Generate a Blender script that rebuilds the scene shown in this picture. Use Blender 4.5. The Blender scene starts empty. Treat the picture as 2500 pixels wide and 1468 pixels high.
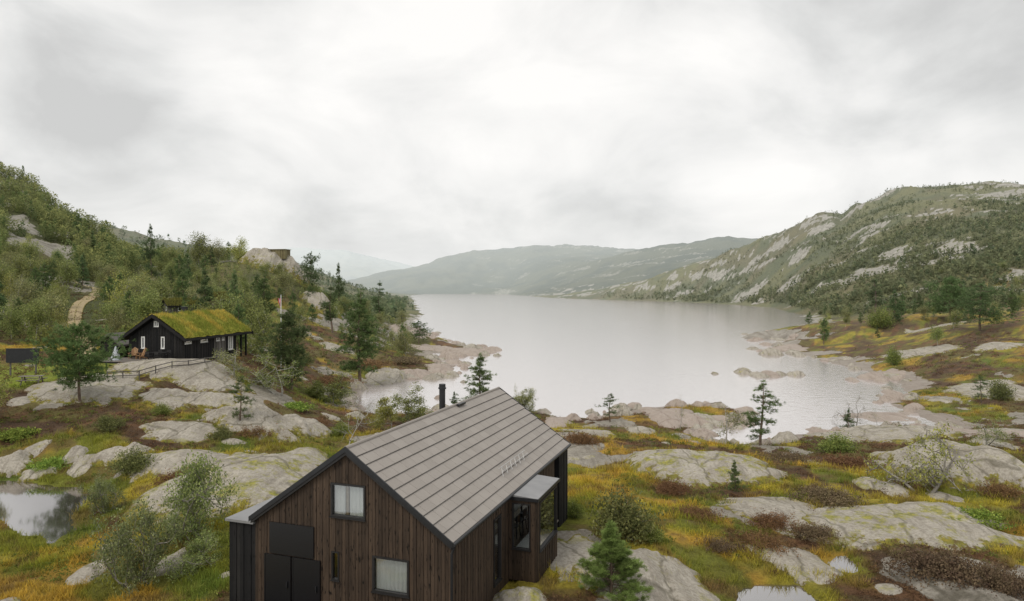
import bpy, math, random, time
import numpy as np
T0=time.time()
random.seed(11); rng=np.random.default_rng(11)
CAM=16.0; F=1700.0; HX=1250.0; HY=705.0
scene=bpy.context.scene; COL=scene.collection
R=math.radians
# ------------------------------------------------------------------ noise
_perm=rng.permutation(4096); _val=rng.random(4096)*2-1
def vnoise(x,y,seed=0):
    x=np.asarray(x,float); y=np.asarray(y,float)
    xi=np.floor(x).astype(np.int64); yi=np.floor(y).astype(np.int64)
    xf=x-xi; yf=y-yi
    xf=xf*xf*xf*(xf*(xf*6-15)+10); yf=yf*yf*yf*(yf*(yf*6-15)+10)
    def h(i,j): return _val[_perm[(_perm[(i+seed*131)&4095]+j)&4095]]
    a=h(xi,yi); b=h(xi+1,yi); c=h(xi,yi+1); d=h(xi+1,yi+1)
    return (a*(1-xf)+b*xf)*(1-yf)+(c*(1-xf)+d*xf)*yf
def fbm(x,y,o=4,seed=0):
    s=0; a=1.0; t=0
    for k in range(o):
        ca,sa=math.cos(k*0.7),math.sin(k*0.7)
        s=s+a*vnoise((x*ca-y*sa)*2**k+k*17.3,(x*sa+y*ca)*2**k-k*9.1,seed+k); t+=a; a*=0.5
    return s/t
def sstep(a,b,x):
    t=np.clip((x-a)/(b-a),0,1); return t*t*(3-2*t)
# ------------------------------------------------------------------ terrain definition
def poly_at(pts,z):
    out=[]
    for px,py in pts:
        Y=F*(CAM-z)/(py-HY); out.append(((px-HX)/F*Y,Y))
    return np.array(out)
LAKE=poly_at([(1040,718),(1000,722),(1006,740),(1022,760),(1030,776),(1004,788),(1000,803),(1045,815),(1062,832),(1078,842),
 (1130,847),(1190,850),(1200,866),(1150,872),(1095,862),(1052,863),(1040,872),(1078,882),(1112,900),(1085,915),(1015,926),(925,938),
 (862,962),(880,1008),(960,1014),(1060,1004),(1160,987),(1290,1000),(1370,1015),(1440,1020),(1520,1013),(1565,998),(1610,990),(1720,990),
 (1800,1000),(1838,1018),(1800,1036),(1735,1042),(1695,1052),(1720,1070),(1790,1082),(1870,1084),(1950,1066),(2030,1056),(2110,1044),
 (2200,1042),(2300,1056),(2310,1040),(2240,1012),(2170,985),(2205,958),(2190,930),(2100,905),(2020,880),(1960,864),(1900,860),(1862,853),(1900,843),
 (1960,835),(1900,828),(1840,832),(1805,828),(1870,815),(1930,805),(1985,785),(1960,770),(1890,752),(1800,745),(1650,737),(1500,733),(1350,728),(1240,719)],0.0)
POND=poly_at([(-300,1178),(0,1176),(120,1184),(205,1192),(220,1215),(175,1262),(190,1298),(125,1328),(60,1304),(0,1272),(-300,1264)],4.0)
POND2=poly_at([(1800,1440),(1850,1426),(1950,1428),(2020,1475),(1860,1540),(1780,1480)],4.0)
POND3=poly_at([(2022,1376),(2060,1354),(2096,1380),(2092,1404),(2050,1394)],4.0)
def sdf(P,X,Y):
    d2=np.full(X.shape,1e18); ins=np.zeros(X.shape,bool); n=len(P)
    for i in range(n):
        ax,ay=P[i]; bx,by=P[(i+1)%n]
        ex,ey=bx-ax,by-ay
        t=np.clip(((X-ax)*ex+(Y-ay)*ey)/(ex*ex+ey*ey+1e-12),0,1)
        d2=np.minimum(d2,(X-ax-t*ex)**2+(Y-ay-t*ey)**2)
        if ey!=0:
            c=((ay>Y)!=(by>Y))&(X<ex*(Y-ay)/ey+ax); ins^=c
    d=np.sqrt(d2); return np.where(ins,-d,d)
CP=np.array([(-900,11,4.5),(0,11,4.8),(700,11,5.5),(1250,11,5.7),(2000,11,5.2),(3300,11,4.5),
(600,22,5.6),(845,21,5.6),(1100,20,5.6),(1300,25,5.6),(1390,33,5.0),(1218,34,5.0),(900,33,5.1),
(1420,28,5.3),(1600,24,5.2),(1500,47,3.4),(1500,60,2.2),(1500,77,.9),(1350,60,2.2),(1700,35,4.2),(1750,55,2.5),(1900,74,1.1),
(1900,27,4.0),(2000,29,4.1),(2000,38,3.9),(2000,52,2.7),(2100,70,1.6),(2450,27,4.2),(2400,36,3.8),(2400,44,3.4),(2350,60,2.8),(2400,88,1.0),
(2900,30,4.5),(2900,60,3),(2900,100,3),(2200,126,2.5),(2400,143,6),(2300,215,6),(2100,215,3),(2450,180,9),(2300,378,9),(2100,378,5),
(2600,150,9),(2900,250,14),(2000,300,2.5),(1900,520,3),(1500,900,4),(1200,2000,6),(2500,600,30),
(100,27,4.1),(400,27,4.5),(-300,30,4.2),(80,38,4.1),(80,32,4.1),(100,45,4.9),(350,40,4.7),(300,50,5.9),(200,55,6.5),(100,62,7.5),(-100,62,7.8),(450,55,5.6),
(600,42,4.9),(700,50,4.4),(650,63,5.2),(500,63,6.4),(400,67,7.4),(800,65,3.0),(900,50,3.6),(1050,60,2.2),(900,70,1.8),
(700,83,4.6),(800,112,4.2),(900,121,3.3),(950,110,1.6),(1000,139,2.5),(900,215,5),
(310,73,8.6),(450,72,8.6),(600,84,8.5),(380,78,8.7),(300,82,8.9),(650,102,8.4),(700,150,9.5),(640,190,23),(560,185,22),(700,190,21.0),(780,200,16.5),
(900,235,9.5),(1000,270,4.5),(450,180,19),(500,130,12.5),(400,115,11.6),(300,130,13.2),(235,170,15.6),(180,112,10.2),(200,95,9.2),(100,130,14.5),
(0,100,10.4),(50,75,8.4),(0,150,19),(100,170,24),(250,200,22),(-300,100,13),(-300,170,30),(640,280,16),(800,350,10),(900,500,6),(400,300,20),
(100,300,50),(980,700,4),(600,600,15),(0,600,40),(-900,40,5),(-900,80,9),(-900,160,25)],float)
def _uv(px,Y): return np.stack([np.asarray(px)/300.0,np.log(Y)*4.0],-1)
def _phi(r2): return 0.5*r2*np.log(r2+1e-12)
_A=_uv(CP[:,0],CP[:,1]); _n=len(_A)
_K=_phi(((_A[:,None]-_A[None])**2).sum(-1))+np.eye(_n)*0.02
_Pm=np.hstack([np.ones((_n,1)),_A])
_S=np.linalg.solve(np.block([[_K,_Pm],[_Pm.T,np.zeros((3,3))]]),np.concatenate([CP[:,2],np.zeros(3)]))
def tps(u,Y):
    q=_uv(u,Y).reshape(-1,2); out=np.empty(len(q))
    for s in range(0,len(q),20000):
        b=q[s:s+20000]
        out[s:s+20000]=_phi(((b[:,None]-_A[None])**2).sum(-1))@_S[:_n]+_S[_n]+b@_S[_n+1:]
    return out.reshape(u.shape)
def mkridge(crest,foot):
    c=np.array(crest,float); f=np.array(foot,float)
    return c[:,0],CAM+(HY-c[:,1])/F*c[:,2],c[:,2],f[:,0],f[:,1]
RIGHT=mkridge([(1200,716,1300),(1300,713,1150),(1450,694,1050),(1560,664,1000),(1680,622,950),(1780,585,900),(1860,552,850),(1930,518,820),(1990,499,800),(2030,494,795),(2055,504,790),(2090,480,780),(2200,452,750),(2340,447,720),(2500,447,700),(2900,410,650),(3700,430,600)],
 [(1200,1280),(1300,1130),(1500,960),(1700,810),(1900,540),(2000,390),(2200,330),(2500,270),(3700,230)])
MID=mkridge([(700,716,2500),(800,702,2600),(900,680,2700),(1000,655,2800),(1100,628,2900),(1200,608,3000),(1300,597,3000),(1380,594,3000),(1450,600,2900),(1550,610,2600),(1650,626,2400),(1760,640,2200),(1900,660,1900),(2200,680,1700),(3700,680,1700)],
 [(700,2300),(1000,2150),(1240,2120),(1400,1500),(1700,1300),(3700,1200)])
MID2=mkridge([(1100,712,2100),(1250,695,2050),(1350,670,2000),(1450,640,1950),(1540,615,1900),(1620,598,1850),(1700,584,1800),(1780,574,1750),(1900,590,1700),(2200,640,1600),(3700,640,1600)],
 [(1100,1700),(1300,1350),(1500,1200),(1700,1100),(3700,1050)])
FAR=mkridge([(-900,560,5200),(300,612,5200),(600,622,5200),(700,604,5200),(760,605,5200),(850,612,5200),(930,632,5200),(1000,646,5200),(1150,670,5200),(1400,640,5200),(3700,600,5200)],[(-900,3600),(3700,3600)])
LBACK=mkridge([(-900,480,900),(150,522,900),(270,552,900),(345,576,900),(450,600,900),(600,618,900),(700,622,900),(760,643,900),(830,670,900),(900,694,900),(1000,712,950),(1100,722,950),(3700,724,950)],[(-900,620),(900,640),(1000,800),(3700,900)])
LSTEEP=mkridge([(-900,270,270),(-200,365,265),(0,420,260),(60,440,260),(130,505,250),(180,536,240),(260,582,230),(300,640,225),(340,690,220),(430,725,210),(600,740,205),(3700,770,200)],[(-900,110),(200,125),(430,180),(3700,190)])
def ridge(r,u,Y,p=0.95):
    cu,zc,yc,fu,yf=r
    Zc=np.interp(u,cu,zc); Yc=np.interp(u,cu,yc); Yf=np.interp(u,fu,yf)
    t=(Y-Yf)/(Yc-Yf)
    up=Zc*np.clip(t,0,1)**p
    back=np.clip(1-(Y-Yc)/(0.5*Yc),0,1)
    return np.where(t<0,-5,np.where(t<=1,up,Zc*back)),t
AH=R(19.0); HO=np.array([-1.73,20.0]); HV=np.array([math.sin(AH),math.cos(AH)]); HU=np.array([math.cos(AH),-math.sin(AH)])
AT=R(8.7); TO=np.array([-33.8,72.0]); TV=np.array([math.sin(AT),math.cos(AT)]); TU=np.array([math.cos(AT),-math.sin(AT)])
def loc2(O,U,V,X,Y):
    dx=X-O[0]; dy=Y-O[1]; return dx*U[0]+dy*U[1], dx*V[0]+dy*V[1]
def rectd(x,y,x0,x1,y0,y1):
    dx=np.maximum(np.maximum(x0-x,x-x1),0); dy=np.maximum(np.maximum(y0-y,y-y1),0)
    return np.sqrt(dx*dx+dy*dy)
def G(X,Y,full=False):
    X=np.atleast_1d(np.asarray(X,float)); Y=np.atleast_1d(np.asarray(Y,float))
    u=HX+F*X/Y
    z=np.maximum(tps(u,Y),0.6)
    rr,tr=ridge(RIGHT,u,Y,0.9); rm,tm=ridge(MID,u,Y); rm2,tm2=ridge(MID2,u,Y); rf,tf=ridge(FAR,u,Y); rl,tl=ridge(LBACK,u,Y); rs,ts=ridge(LSTEEP,u,Y,0.9)
    tm=np.where(rm2>rm,tm2,tm); rm=np.maximum(rm,rm2)
    near=Y<330
    z=np.where(near,z,np.minimum(z,12))
    z=np.maximum.reduce([z,rr,rm,rf,rl,rs])
    nz=fbm(X/6,Y/6,4,1)*0.45*sstep(400,120,Y)+fbm(X/22,Y/22,4,5)*np.interp(Y,[10,60,200,500],[0.25,0.6,1.6,2.5])+fbm(X/90,Y/90,5,9)*np.interp(Y,[100,400,900,1300,3000],[0,3,7,6,5])
    nz=nz+(.25-np.abs(fbm(X/55+3,Y/55,4,13)))*np.interp(Y,[130,200,400,700,1000,1400,3000],[0,3,6,10,10,7,6])
    nz=nz+fbm(X/250,Y/250,4,17)*np.interp(Y,[900,1500,3000],[0,12,18])
    nz=nz+fbm(X/1.6+5,Y/1.6,3,15)*.2*sstep(140,60,Y)
    hx,hy=loc2(HO,HU,HV,X,Y); tx,ty=loc2(TO,TU,TV,X,Y)
    p1=sstep(3.5,0.0,rectd(hx,hy,-8.2,2.0,-1,13)); p2=sstep(4,0,rectd(tx,ty,-9.5,1.0,-4.5,13))
    z=z+nz*(1-np.maximum(p1,p2))
    z=z*(1-p1)+(5.65-0.05*np.clip(hy,0,13))*p1
    z=z*(1-p2)+8.6*p2
    d=sdf(LAKE,X,Y); 
    jit=fbm(X/5,Y/5,3,21)*np.clip(0.018*Y,0.9,5)+fbm(X/25,Y/25,3,23)*np.clip(0.012*Y-0.9,0,9)+fbm(X/1.7,Y/1.7,3,25)*.5
    d=d+jit
    sc=np.clip(0.09*Y,4,60)
    zl=np.maximum(z,0.25)*(1-np.exp(-np.maximum(d,0)/sc))+0.10*sstep(0,1.0,d)
    z=np.where(d>0,zl,np.maximum(0.18*d,-3))
    dp=np.full(X.shape,1e9)
    for P in (POND,POND2,POND3):
        b=(X>P[:,0].min()-8)&(X<P[:,0].max()+8)&(Y>P[:,1].min()-8)&(Y<P[:,1].max()+8)
        if b.any():
            q=sdf(P,X[b],Y[b])+fbm(X[b]/1.2,Y[b]/1.2,3,31)*0.4
            zz=z[b]; w=sstep(0,3.5,q); zo=np.maximum(zz,4.0); prev=dp[b]
            z[b]=np.where(q>0,np.where(prev<0,zz,4.06+0.05*np.minimum(q,1)+(zo-4.0)*w),4.0+np.maximum(0.3*q,-0.5))
            dp[b]=np.minimum(prev,q)
    if full: return z,dict(u=u,d=d,dp=dp,tr=np.where((rr>=z-25)&(rr>3),tr,-1),rr=rr,rm=rm,rs=rs,rl=rl,ts=ts,tm=tm)
    return z
def g1(X,Y): return float(G(X,Y)[0])
_YS=np.exp(np.linspace(math.log(12),math.log(3000),1500))
def at(px,py):
    X=(px-HX)/F*_YS; z=np.maximum(G(X,_YS),0.0); rz=CAM-(py-HY)/F*_YS
    k=np.argmax(z>=rz)
    if k==0: k=len(_YS)-1 if not (z>=rz).any() else 1
    a=(rz-z)[k-1]; b=(rz-z)[k]; t=a/(a-b) if a!=b else 0
    Y=_YS[k-1]+(_YS[k]-_YS[k-1])*t; Xx=(px-HX)/F*Y
    return Xx,Y,max(g1(Xx,Y),-.1)
def on(px,Y):
    X=(px-HX)/F*Y; return X,Y,g1(X,Y)
def topz(py,Y): return CAM-(py-HY)/F*Y
# --------------------------------------------------------------- colour of the ground
def lerp(a,b,t): return a*(1-t)[:,None]+b*t[:,None]
C=lambda *v: np.array(v,float)[None,:]
def masks(X,Y,A):
    u=A['u']
    mead=sstep(1340,1420,u)*sstep(1950,1750,u)*sstep(30,36,Y)*sstep(74,62,Y)
    heath=sstep(.0,0.2,fbm(X/6+31,Y/7,5,41)+0.16*fbm(X/1.5,Y/1.5,3,44)-0.22*mead+0.13*sstep(1700,2000,u)*sstep(34,45,Y)+.20*(u<1150)*sstep(62,88,Y)-.04*(u<800)*sstep(60,45,Y)+.04*(u>1950)*sstep(90,120,Y))
    heath=heath*np.where((u<260)&(Y<36),0.1,1)*sstep(.2,1.2,A['dp'])
    rock=sstep(0.26,0.36,fbm(X/6+7,Y/9+3,5,51))*sstep(160,90,Y)*0.9
    band=np.clip(0.022*Y,1.2,7)*(1+.6*(u>1700))
    shore=sstep(band,band*0.35,A['d']+fbm(X/6,Y/6,4,55)*band*1.2)*np.where(Y<420,1,0.15)
    st=fbm((X+0.5*Y)/40,(Y-0.4*X)/90,4,61); fi=fbm((X+.5*Y)/10,(Y-.4*X)/24,5,62)
    hill=sstep(-.02,0.16,st+0.40*(np.clip(A['tr'],0,1)-0.60))*sstep(.03,.16,fi)*(A['tr']>0.02)*(A['rr']>4)*.95
    st2=fbm((X+0.7*Y)/30,(Y-0.5*X)/90,5,66)
    midr=sstep(0.22,0.36,st2+0.06*(u>1350))*(A['tm']>0.15)*(A['rm']>A['rr'])*(u>1150)*0.5
    cl=sstep(-.08,0.08,fbm(X/13,Y/18,5,71)+0.10)*sstep(5,20,u)*(u<185)*sstep(166,176,Y)*sstep(228,212,Y)
    cl2=sstep(0.14,0.26,fbm(X/11,Y/15,4,75))*(u<1000)*sstep(130,150,Y)*sstep(300,260,Y)*0.8
    return heath,np.maximum.reduce([rock,hill,midr,cl,cl2]),shore
def ground_colour(X,Y,A):
    u=A['u']; heath,rock,shore=masks(X,Y,A)
    n1=fbm(X/11,Y/11,4,81); n2=fbm(X/2.2,Y/2.2,3,85); n3=fbm(X/4.5+9,Y/4.5,4,88)
    c=lerp(C(.18,.19,.028),C(.35,.285,.04),sstep(-.25,.15,n1+0.3*n2))
    gold=np.maximum(sstep(420,300,u)*sstep(37,32,Y),sstep(1340,1420,u)*sstep(1950,1750,u)*sstep(30,36,Y)*sstep(74,62,Y))
    c=lerp(c,C(.42,.245,.045),sstep(.04,.34,n3+.3*n2+.18*gold)*0.75)
    c=lerp(c,C(.10,.145,.028),sstep(.06,.3,fbm(X/4+70,Y/4,4,90)+.3*n2-.12*gold)*0.75)
    c=lerp(c,C(.16,.105,.045),sstep(.10,.30,fbm(X/1.3+7,Y/1.3,3,92))*.7)
    h=lerp(C(.105,.064,.038),C(.15,.125,.043),sstep(-.2,.3,n2+n3*.6))
    h=lerp(h,C(.18,.095,.048),sstep(.12,.4,fbm(X/1.7,Y/1.7,3,93)))
    c=lerp(c,h,heath)
    wood=np.maximum(sstep(88,105,Y)*(u<640),sstep(150,190,Y)*(u<1050))
    wood=np.maximum(wood,sstep(260,420,Y))
    fc=lerp(C(.085,.095,.034),C(.145,.14,.05),sstep(-.2,.3,fbm(X/24,Y/24,5,95)))
    fc=lerp(fc,C(.15,.118,.052),sstep(.05,.35,fbm(X/40,Y/40,5,97))*0.6)
    c=lerp(c,fc,wood)
    mh=(A['rm']>A['rr'])&(A['tm']>0)&(Y>1100)
    c=np.where(mh[:,None],lerp(C(.045,.058,.036),C(.085,.092,.054),sstep(-.2,.2,fbm(X/60,Y/90,6,99)+0.12*(u>1350))),c)
    lawn=sstep(10,6,np.hypot(X+46,Y-66))
    c=lerp(c,C(.25,.31,.036),lawn*.8)
    rk=np.maximum(rock,shore)
    return c,rk,shore,heath
# --------------------------------------------------------------- materials
def newmat(name):
    m=bpy.data.materials.new(name); m.use_nodes=True; nt=m.node_tree
    for n in list(nt.nodes): nt.nodes.remove(n)
    out=nt.nodes.new('ShaderNodeOutputMaterial'); return m,nt,out
def nd(nt,t,ins=None,**kw):
    n=nt.nodes.new(t)
    for k,v in kw.items(): setattr(n,k,v)
    if ins:
        for k,v in ins.items():
            if isinstance(v,bpy.types.NodeSocket): nt.links.new(v,n.inputs[k])
            else: n.inputs[k].default_value=v
    return n
def mixc(nt,fac,a,b,blend='MIX'):
    n=nt.nodes.new('ShaderNodeMix'); n.data_type='RGBA'; n.blend_type=blend
    for i,v in ((0,fac),(6,a),(7,b)):
        if isinstance(v,bpy.types.NodeSocket): nt.links.new(v,n.inputs[i])
        else: n.inputs[i].default_value=(v if i==0 else (tuple(v)+(1,) if len(v)==3 else v))
    return n.outputs[2]
def math_(nt,op,a,b=None,c=None,clamp=False):
    n=nt.nodes.new('ShaderNodeMath'); n.operation=op; n.use_clamp=clamp
    for i,v in enumerate((a,b,c)):
        if v is None: continue
        if isinstance(v,bpy.types.NodeSocket): nt.links.new(v,n.inputs[i])
        else: n.inputs[i].default_value=v
    return n.outputs[0]
def haze(nt,col):  # aerial haze painted into the base colour, growing with distance from the world origin
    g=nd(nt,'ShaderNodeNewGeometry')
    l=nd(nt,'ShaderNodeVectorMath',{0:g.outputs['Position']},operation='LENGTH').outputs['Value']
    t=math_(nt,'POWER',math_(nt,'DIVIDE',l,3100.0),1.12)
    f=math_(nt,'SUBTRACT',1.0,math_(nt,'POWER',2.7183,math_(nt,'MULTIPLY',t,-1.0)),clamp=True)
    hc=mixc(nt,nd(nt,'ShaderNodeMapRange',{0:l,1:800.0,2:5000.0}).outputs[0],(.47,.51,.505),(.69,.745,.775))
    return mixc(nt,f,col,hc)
def noise_(nt,scale,detail=4,vec=None,rough=.55,dist=0):
    n=nd(nt,'ShaderNodeTexNoise',{'Scale':scale,'Detail':detail,'Roughness':rough,'Distortion':dist})
    if vec is not None: nt.links.new(vec,n.inputs['Vector'])
    return n.outputs['Fac']
def ramp(nt,fac,stops):
    n=nt.nodes.new('ShaderNodeValToRGB'); cr=n.color_ramp
    while len(cr.elements)<len(stops): cr.elements.new(.5)
    for e,(p,c) in zip(cr.elements,stops):
        e.position=p; e.color=tuple(c)+(1,) if len(c)==3 else c
    nt.links.new(fac,n.inputs[0]); return n.outputs[0]
def pos(nt): return nd(nt,'ShaderNodeNewGeometry').outputs['Position']
def objc(nt): return nd(nt,'ShaderNodeTexCoord').outputs['Object']
def scl(nt,v,s): return nd(nt,'ShaderNodeMapping',{'Vector':v,'Scale':s}).outputs[0]
def bump(nt,h,strength=.4,dist=.05): return nd(nt,'ShaderNodeBump',{'Height':h,'Strength':strength,'Distance':dist}).outputs[0]
def simple(name,col,rough=.6,metal=0,var=.25,vs=6.0,spec=.4,vec=None,bmp=0):
    m,nt,out=newmat(name); v=objc(nt)
    if vec: v=scl(nt,v,vec)
    n=noise_(nt,vs,4,v)
    lo=tuple(c*(1-var) for c in col); hi=tuple(min(1,c*(1+var)) for c in col)
    cs=ramp(nt,n,[(.3,lo),(.7,hi)])
    b=nd(nt,'ShaderNodeBsdfPrincipled',{'Base Color':cs,'Roughness':rough,'Metallic':metal,'Specular IOR Level':spec})
    if bmp: nt.links.new(bump(nt,n,bmp,.02),b.inputs['Normal'])
    nt.links.new(b.outputs[0],out.inputs[0]); return m
def rock_col(nt,v):
    n1=noise_(nt,.55,6,v,.65); n2=noise_(nt,6.0,5,v,.75); n3=noise_(nt,38.0,3,v,.6)
    c=ramp(nt,n1,[(.30,(.285,.25,.205)),(.48,(.405,.37,.315)),(.68,(.50,.46,.395))])
    c=mixc(nt,math_(nt,'MULTIPLY',ramp(nt,n2,[(.40,(1,1,1)),(.56,(0,0,0))]),.58),c,(.185,.165,.13))
    st=noise_(nt,.9,6,scl(nt,v,(2.4,.35,.5)),.65)
    c=mixc(nt,math_(nt,'MULTIPLY',ramp(nt,st,[(.52,(0,0,0)),(.62,(1,1,1))]),.5),c,(.17,.15,.12))
    c=mixc(nt,math_(nt,'MULTIPLY',ramp(nt,n3,[(.5,(0,0,0)),(.66,(1,1,1))]),.35),c,(.54,.50,.44))
    wv=nd(nt,'ShaderNodeVectorMath',{0:v,1:nd(nt,'ShaderNodeTexNoise',{'Vector':v,'Scale':.8,'Detail':3.0}).outputs['Color']},operation='ADD').outputs[0]
    cr=nd(nt,'ShaderNodeTexVoronoi',{'Vector':scl(nt,wv,(1.0,.4,.6)),'Scale':.26},feature='DISTANCE_TO_EDGE').outputs['Distance']
    ck=nd(nt,'ShaderNodeMapRange',{0:cr,1:.005,2:.022,3:.55,4:0.0}).outputs[0]
    c=mixc(nt,ck,c,(.09,.08,.05))
    return c,n2,n3,cr
def make_ground():
    m,nt,out=newmat('ground_cover'); v=pos(nt)
    at_=nd(nt,'ShaderNodeAttribute',attribute_name='Col'); col=at_.outputs['Color']; rk=at_.outputs['Alpha']
    sh=nd(nt,'ShaderNodeAttribute',attribute_name='shore').outputs['Fac']
    n=noise_(nt,1.1,6,v,.72); nf=noise_(nt,7.0,5,v,.78); nm=noise_(nt,.25,6,v,.75)
    var=math_(nt,'SUBTRACT',math_(nt,'ADD',math_(nt,'MULTIPLY',n,1.5),math_(nt,'ADD',math_(nt,'MULTIPLY',nf,1.7),math_(nt,'MULTIPLY',nm,1.2))),1.18)
    var=math_(nt,'MAXIMUM',var,.15)
    cv=nd(nt,'ShaderNodeCombineColor',{0:var,1:var,2:var}).outputs[0]
    g=mixc(nt,1.0,col,cv,'MULTIPLY')
    rc,n2,n3,cr=rock_col(nt,v)
    rc=mixc(nt,math_(nt,'MULTIPLY',sh,.5),rc,(.39,.315,.28))
    lv=nd(nt,'ShaderNodeVectorMath',{0:v},operation='LENGTH').outputs['Value']
    rcf=ramp(nt,nm,[(.33,(.15,.135,.11)),(.48,(.30,.28,.24)),(.62,(.43,.405,.36))])
    rc=mixc(nt,nd(nt,'ShaderNodeMapRange',{0:lv,1:120.0,2:260.0,3:0.0,4:.9}).outputs[0],rc,rcf)
    f=math_(nt,'ADD',rk,math_(nt,'MULTIPLY',math_(nt,'SUBTRACT',math_(nt,'ADD',math_(nt,'MULTIPLY',n,.35),math_(nt,'MULTIPLY',nm,.65)),.5),2.4))
    f=nd(nt,'ShaderNodeMapRange',{0:f,1:.42,2:.58}).outputs[0]
    f=math_(nt,'MULTIPLY',f,nd(nt,'ShaderNodeMapRange',{0:rk,1:.08,2:.3}).outputs[0])
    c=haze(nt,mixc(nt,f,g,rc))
    b=nd(nt,'ShaderNodeBsdfPrincipled',{'Base Color':c,'Roughness':.9,'Specular IOR Level':.15})
    nt.links.new(bump(nt,math_(nt,'ADD',n,math_(nt,'MULTIPLY',nf,.5)),1.0,.4),b.inputs['Normal'])
    nt.links.new(b.outputs[0],out.inputs[0]); return m
def make_rock(name,lich=.5,pink=0.0):
    m,nt,out=newmat(name); v=pos(nt)
    rc,n2,n3,cr=rock_col(nt,v)
    if pink: rc=mixc(nt,pink,rc,(.38,.295,.26))
    l=noise_(nt,.8,7,v,.75)
    lf=math_(nt,'MULTIPLY',nd(nt,'ShaderNodeMapRange',{0:l,1:.60-.12*lich,2:.70-.12*lich}).outputs[0],math_(nt,'ADD',.35,n2),clamp=True)
    lc=ramp(nt,noise_(nt,4.0,3,v),[(.35,(.15,.155,.03)),(.65,(.37,.345,.045))])
    rc=mixc(nt,math_(nt,'MULTIPLY',lf,min(1,lich*1.3)),rc,lc)
    ed=nd(nt,'ShaderNodeAttribute',attribute_name='edge').outputs['Fac']
    e2=nd(nt,'ShaderNodeMapRange',{0:math_(nt,'ADD',ed,math_(nt,'MULTIPLY',math_(nt,'SUBTRACT',noise_(nt,1.0,6,v,.75),.5),1.9)),1:.54,2:.66}).outputs[0]
    mc=ramp(nt,noise_(nt,2.5,4,v),[(.35,(.12,.075,.035)),(.5,(.18,.17,.032)),(.7,(.32,.25,.04))])
    rc=mixc(nt,e2,rc,mc)
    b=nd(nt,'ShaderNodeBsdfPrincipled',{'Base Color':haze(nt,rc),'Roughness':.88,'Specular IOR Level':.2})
    h=math_(nt,'ADD',math_(nt,'ADD',math_(nt,'MULTIPLY',n2,.8),math_(nt,'MULTIPLY',n3,.3)),math_(nt,'MULTIPLY',math_(nt,'MINIMUM',cr,.03),8.0))
    h=math_(nt,'ADD',h,math_(nt,'MULTIPLY',noise_(nt,1.2,5,scl(nt,v,(1.6,.6,1)),.6),2.0))
    nt.links.new(bump(nt,h,.75,.14),b.inputs['Normal'])
    nt.links.new(b.outputs[0],out.inputs[0]); return m
def make_leaf(name,trans=.25,rv=.3,gain=1.0):
    m,nt,out=newmat(name)
    col=nd(nt,'ShaderNodeAttribute',attribute_name='Col').outputs['Color']
    oi=nd(nt,'ShaderNodeObjectInfo').outputs['Random']
    k=math_(nt,'MULTIPLY',gain,math_(nt,'ADD',1-rv/2,math_(nt,'MULTIPLY',oi,rv)))
    hs=nd(nt,'ShaderNodeHueSaturation',{'Color':col,'Value':k,'Hue':math_(nt,'ADD',.488,math_(nt,'MULTIPLY',oi,.024)),'Saturation':1.0}).outputs[0]
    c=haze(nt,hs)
    d=nd(nt,'ShaderNodeBsdfDiffuse',{'Color':c}); t=nd(nt,'ShaderNodeBsdfTranslucent',{'Color':c})
    mx=nd(nt,'ShaderNodeMixShader',{0:trans,1:d.outputs[0],2:t.outputs[0]})
    nt.links.new(mx.outputs[0],out.inputs[0]); return m
def make_bark(name,a,b,sc=(6,6,1.5)):
    m,nt,out=newmat(name); v=scl(nt,objc(nt),sc)
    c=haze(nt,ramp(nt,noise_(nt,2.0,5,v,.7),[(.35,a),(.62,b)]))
    p=nd(nt,'ShaderNodeBsdfPrincipled',{'Base Color':c,'Roughness':.9,'Specular IOR Level':.1}); nt.links.new(p.outputs[0],out.inputs[0]); return m
def make_boards(name,stops,grain=.5,tonef=.5,off=0.,streak=0.):
    m,nt,out=newmat(name); v=objc(nt)
    tone=nd(nt,'ShaderNodeAttribute',attribute_name='Col').outputs['Fac']
    n=noise_(nt,3.0,6,scl(nt,v,(12,12,.5)),.65); k=noise_(nt,2.6,3,scl(nt,v,(6,6,1.6)),.5); lg=noise_(nt,.5,4,v,.6)
    f=math_(nt,'ADD',math_(nt,'MULTIPLY',tone,tonef),math_(nt,'MULTIPLY',n,grain))
    f=math_(nt,'ADD',f,math_(nt,'ADD',off-.15,math_(nt,'MULTIPLY',lg,.3)))
    c=ramp(nt,f,stops)
    c=mixc(nt,ramp(nt,k,[(.60,(0,0,0)),(.68,(1,1,1))]),c,tuple(x*.35 for x in stops[0][1]))
    b=nd(nt,'ShaderNodeBsdfPrincipled',{'Base Color':c,'Roughness':.7,'Specular IOR Level':.25})
    nt.links.new(bump(nt,n,.35,.01),b.inputs['Normal']); nt.links.new(b.outputs[0],out.inputs[0]); return m
def make_tiles():
    m,nt,out=newmat('roof_tile'); v=objc(nt)
    tone=nd(nt,'ShaderNodeAttribute',attribute_name='Col').outputs['Fac']
    n=noise_(nt,1.2,5,v,.6); s=noise_(nt,5,4,scl(nt,v,(1,6,1)),.6)
    f=math_(nt,'ADD',math_(nt,'MULTIPLY',tone,.5),math_(nt,'ADD',math_(nt,'MULTIPLY',n,.3),math_(nt,'MULTIPLY',s,.2)))
    c=ramp(nt,f,[(.12,(.09,.081,.074)),(.2,(.09,.081,.074)),(.3,(.24,.217,.195)),(.52,(.295,.268,.242)),(.75,(.345,.317,.288))])
    b=nd(nt,'ShaderNodeBsdfPrincipled',{'Base Color':c,'Roughness':.62,'Specular IOR Level':.35}); nt.links.new(b.outputs[0],out.inputs[0]); return m
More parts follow.
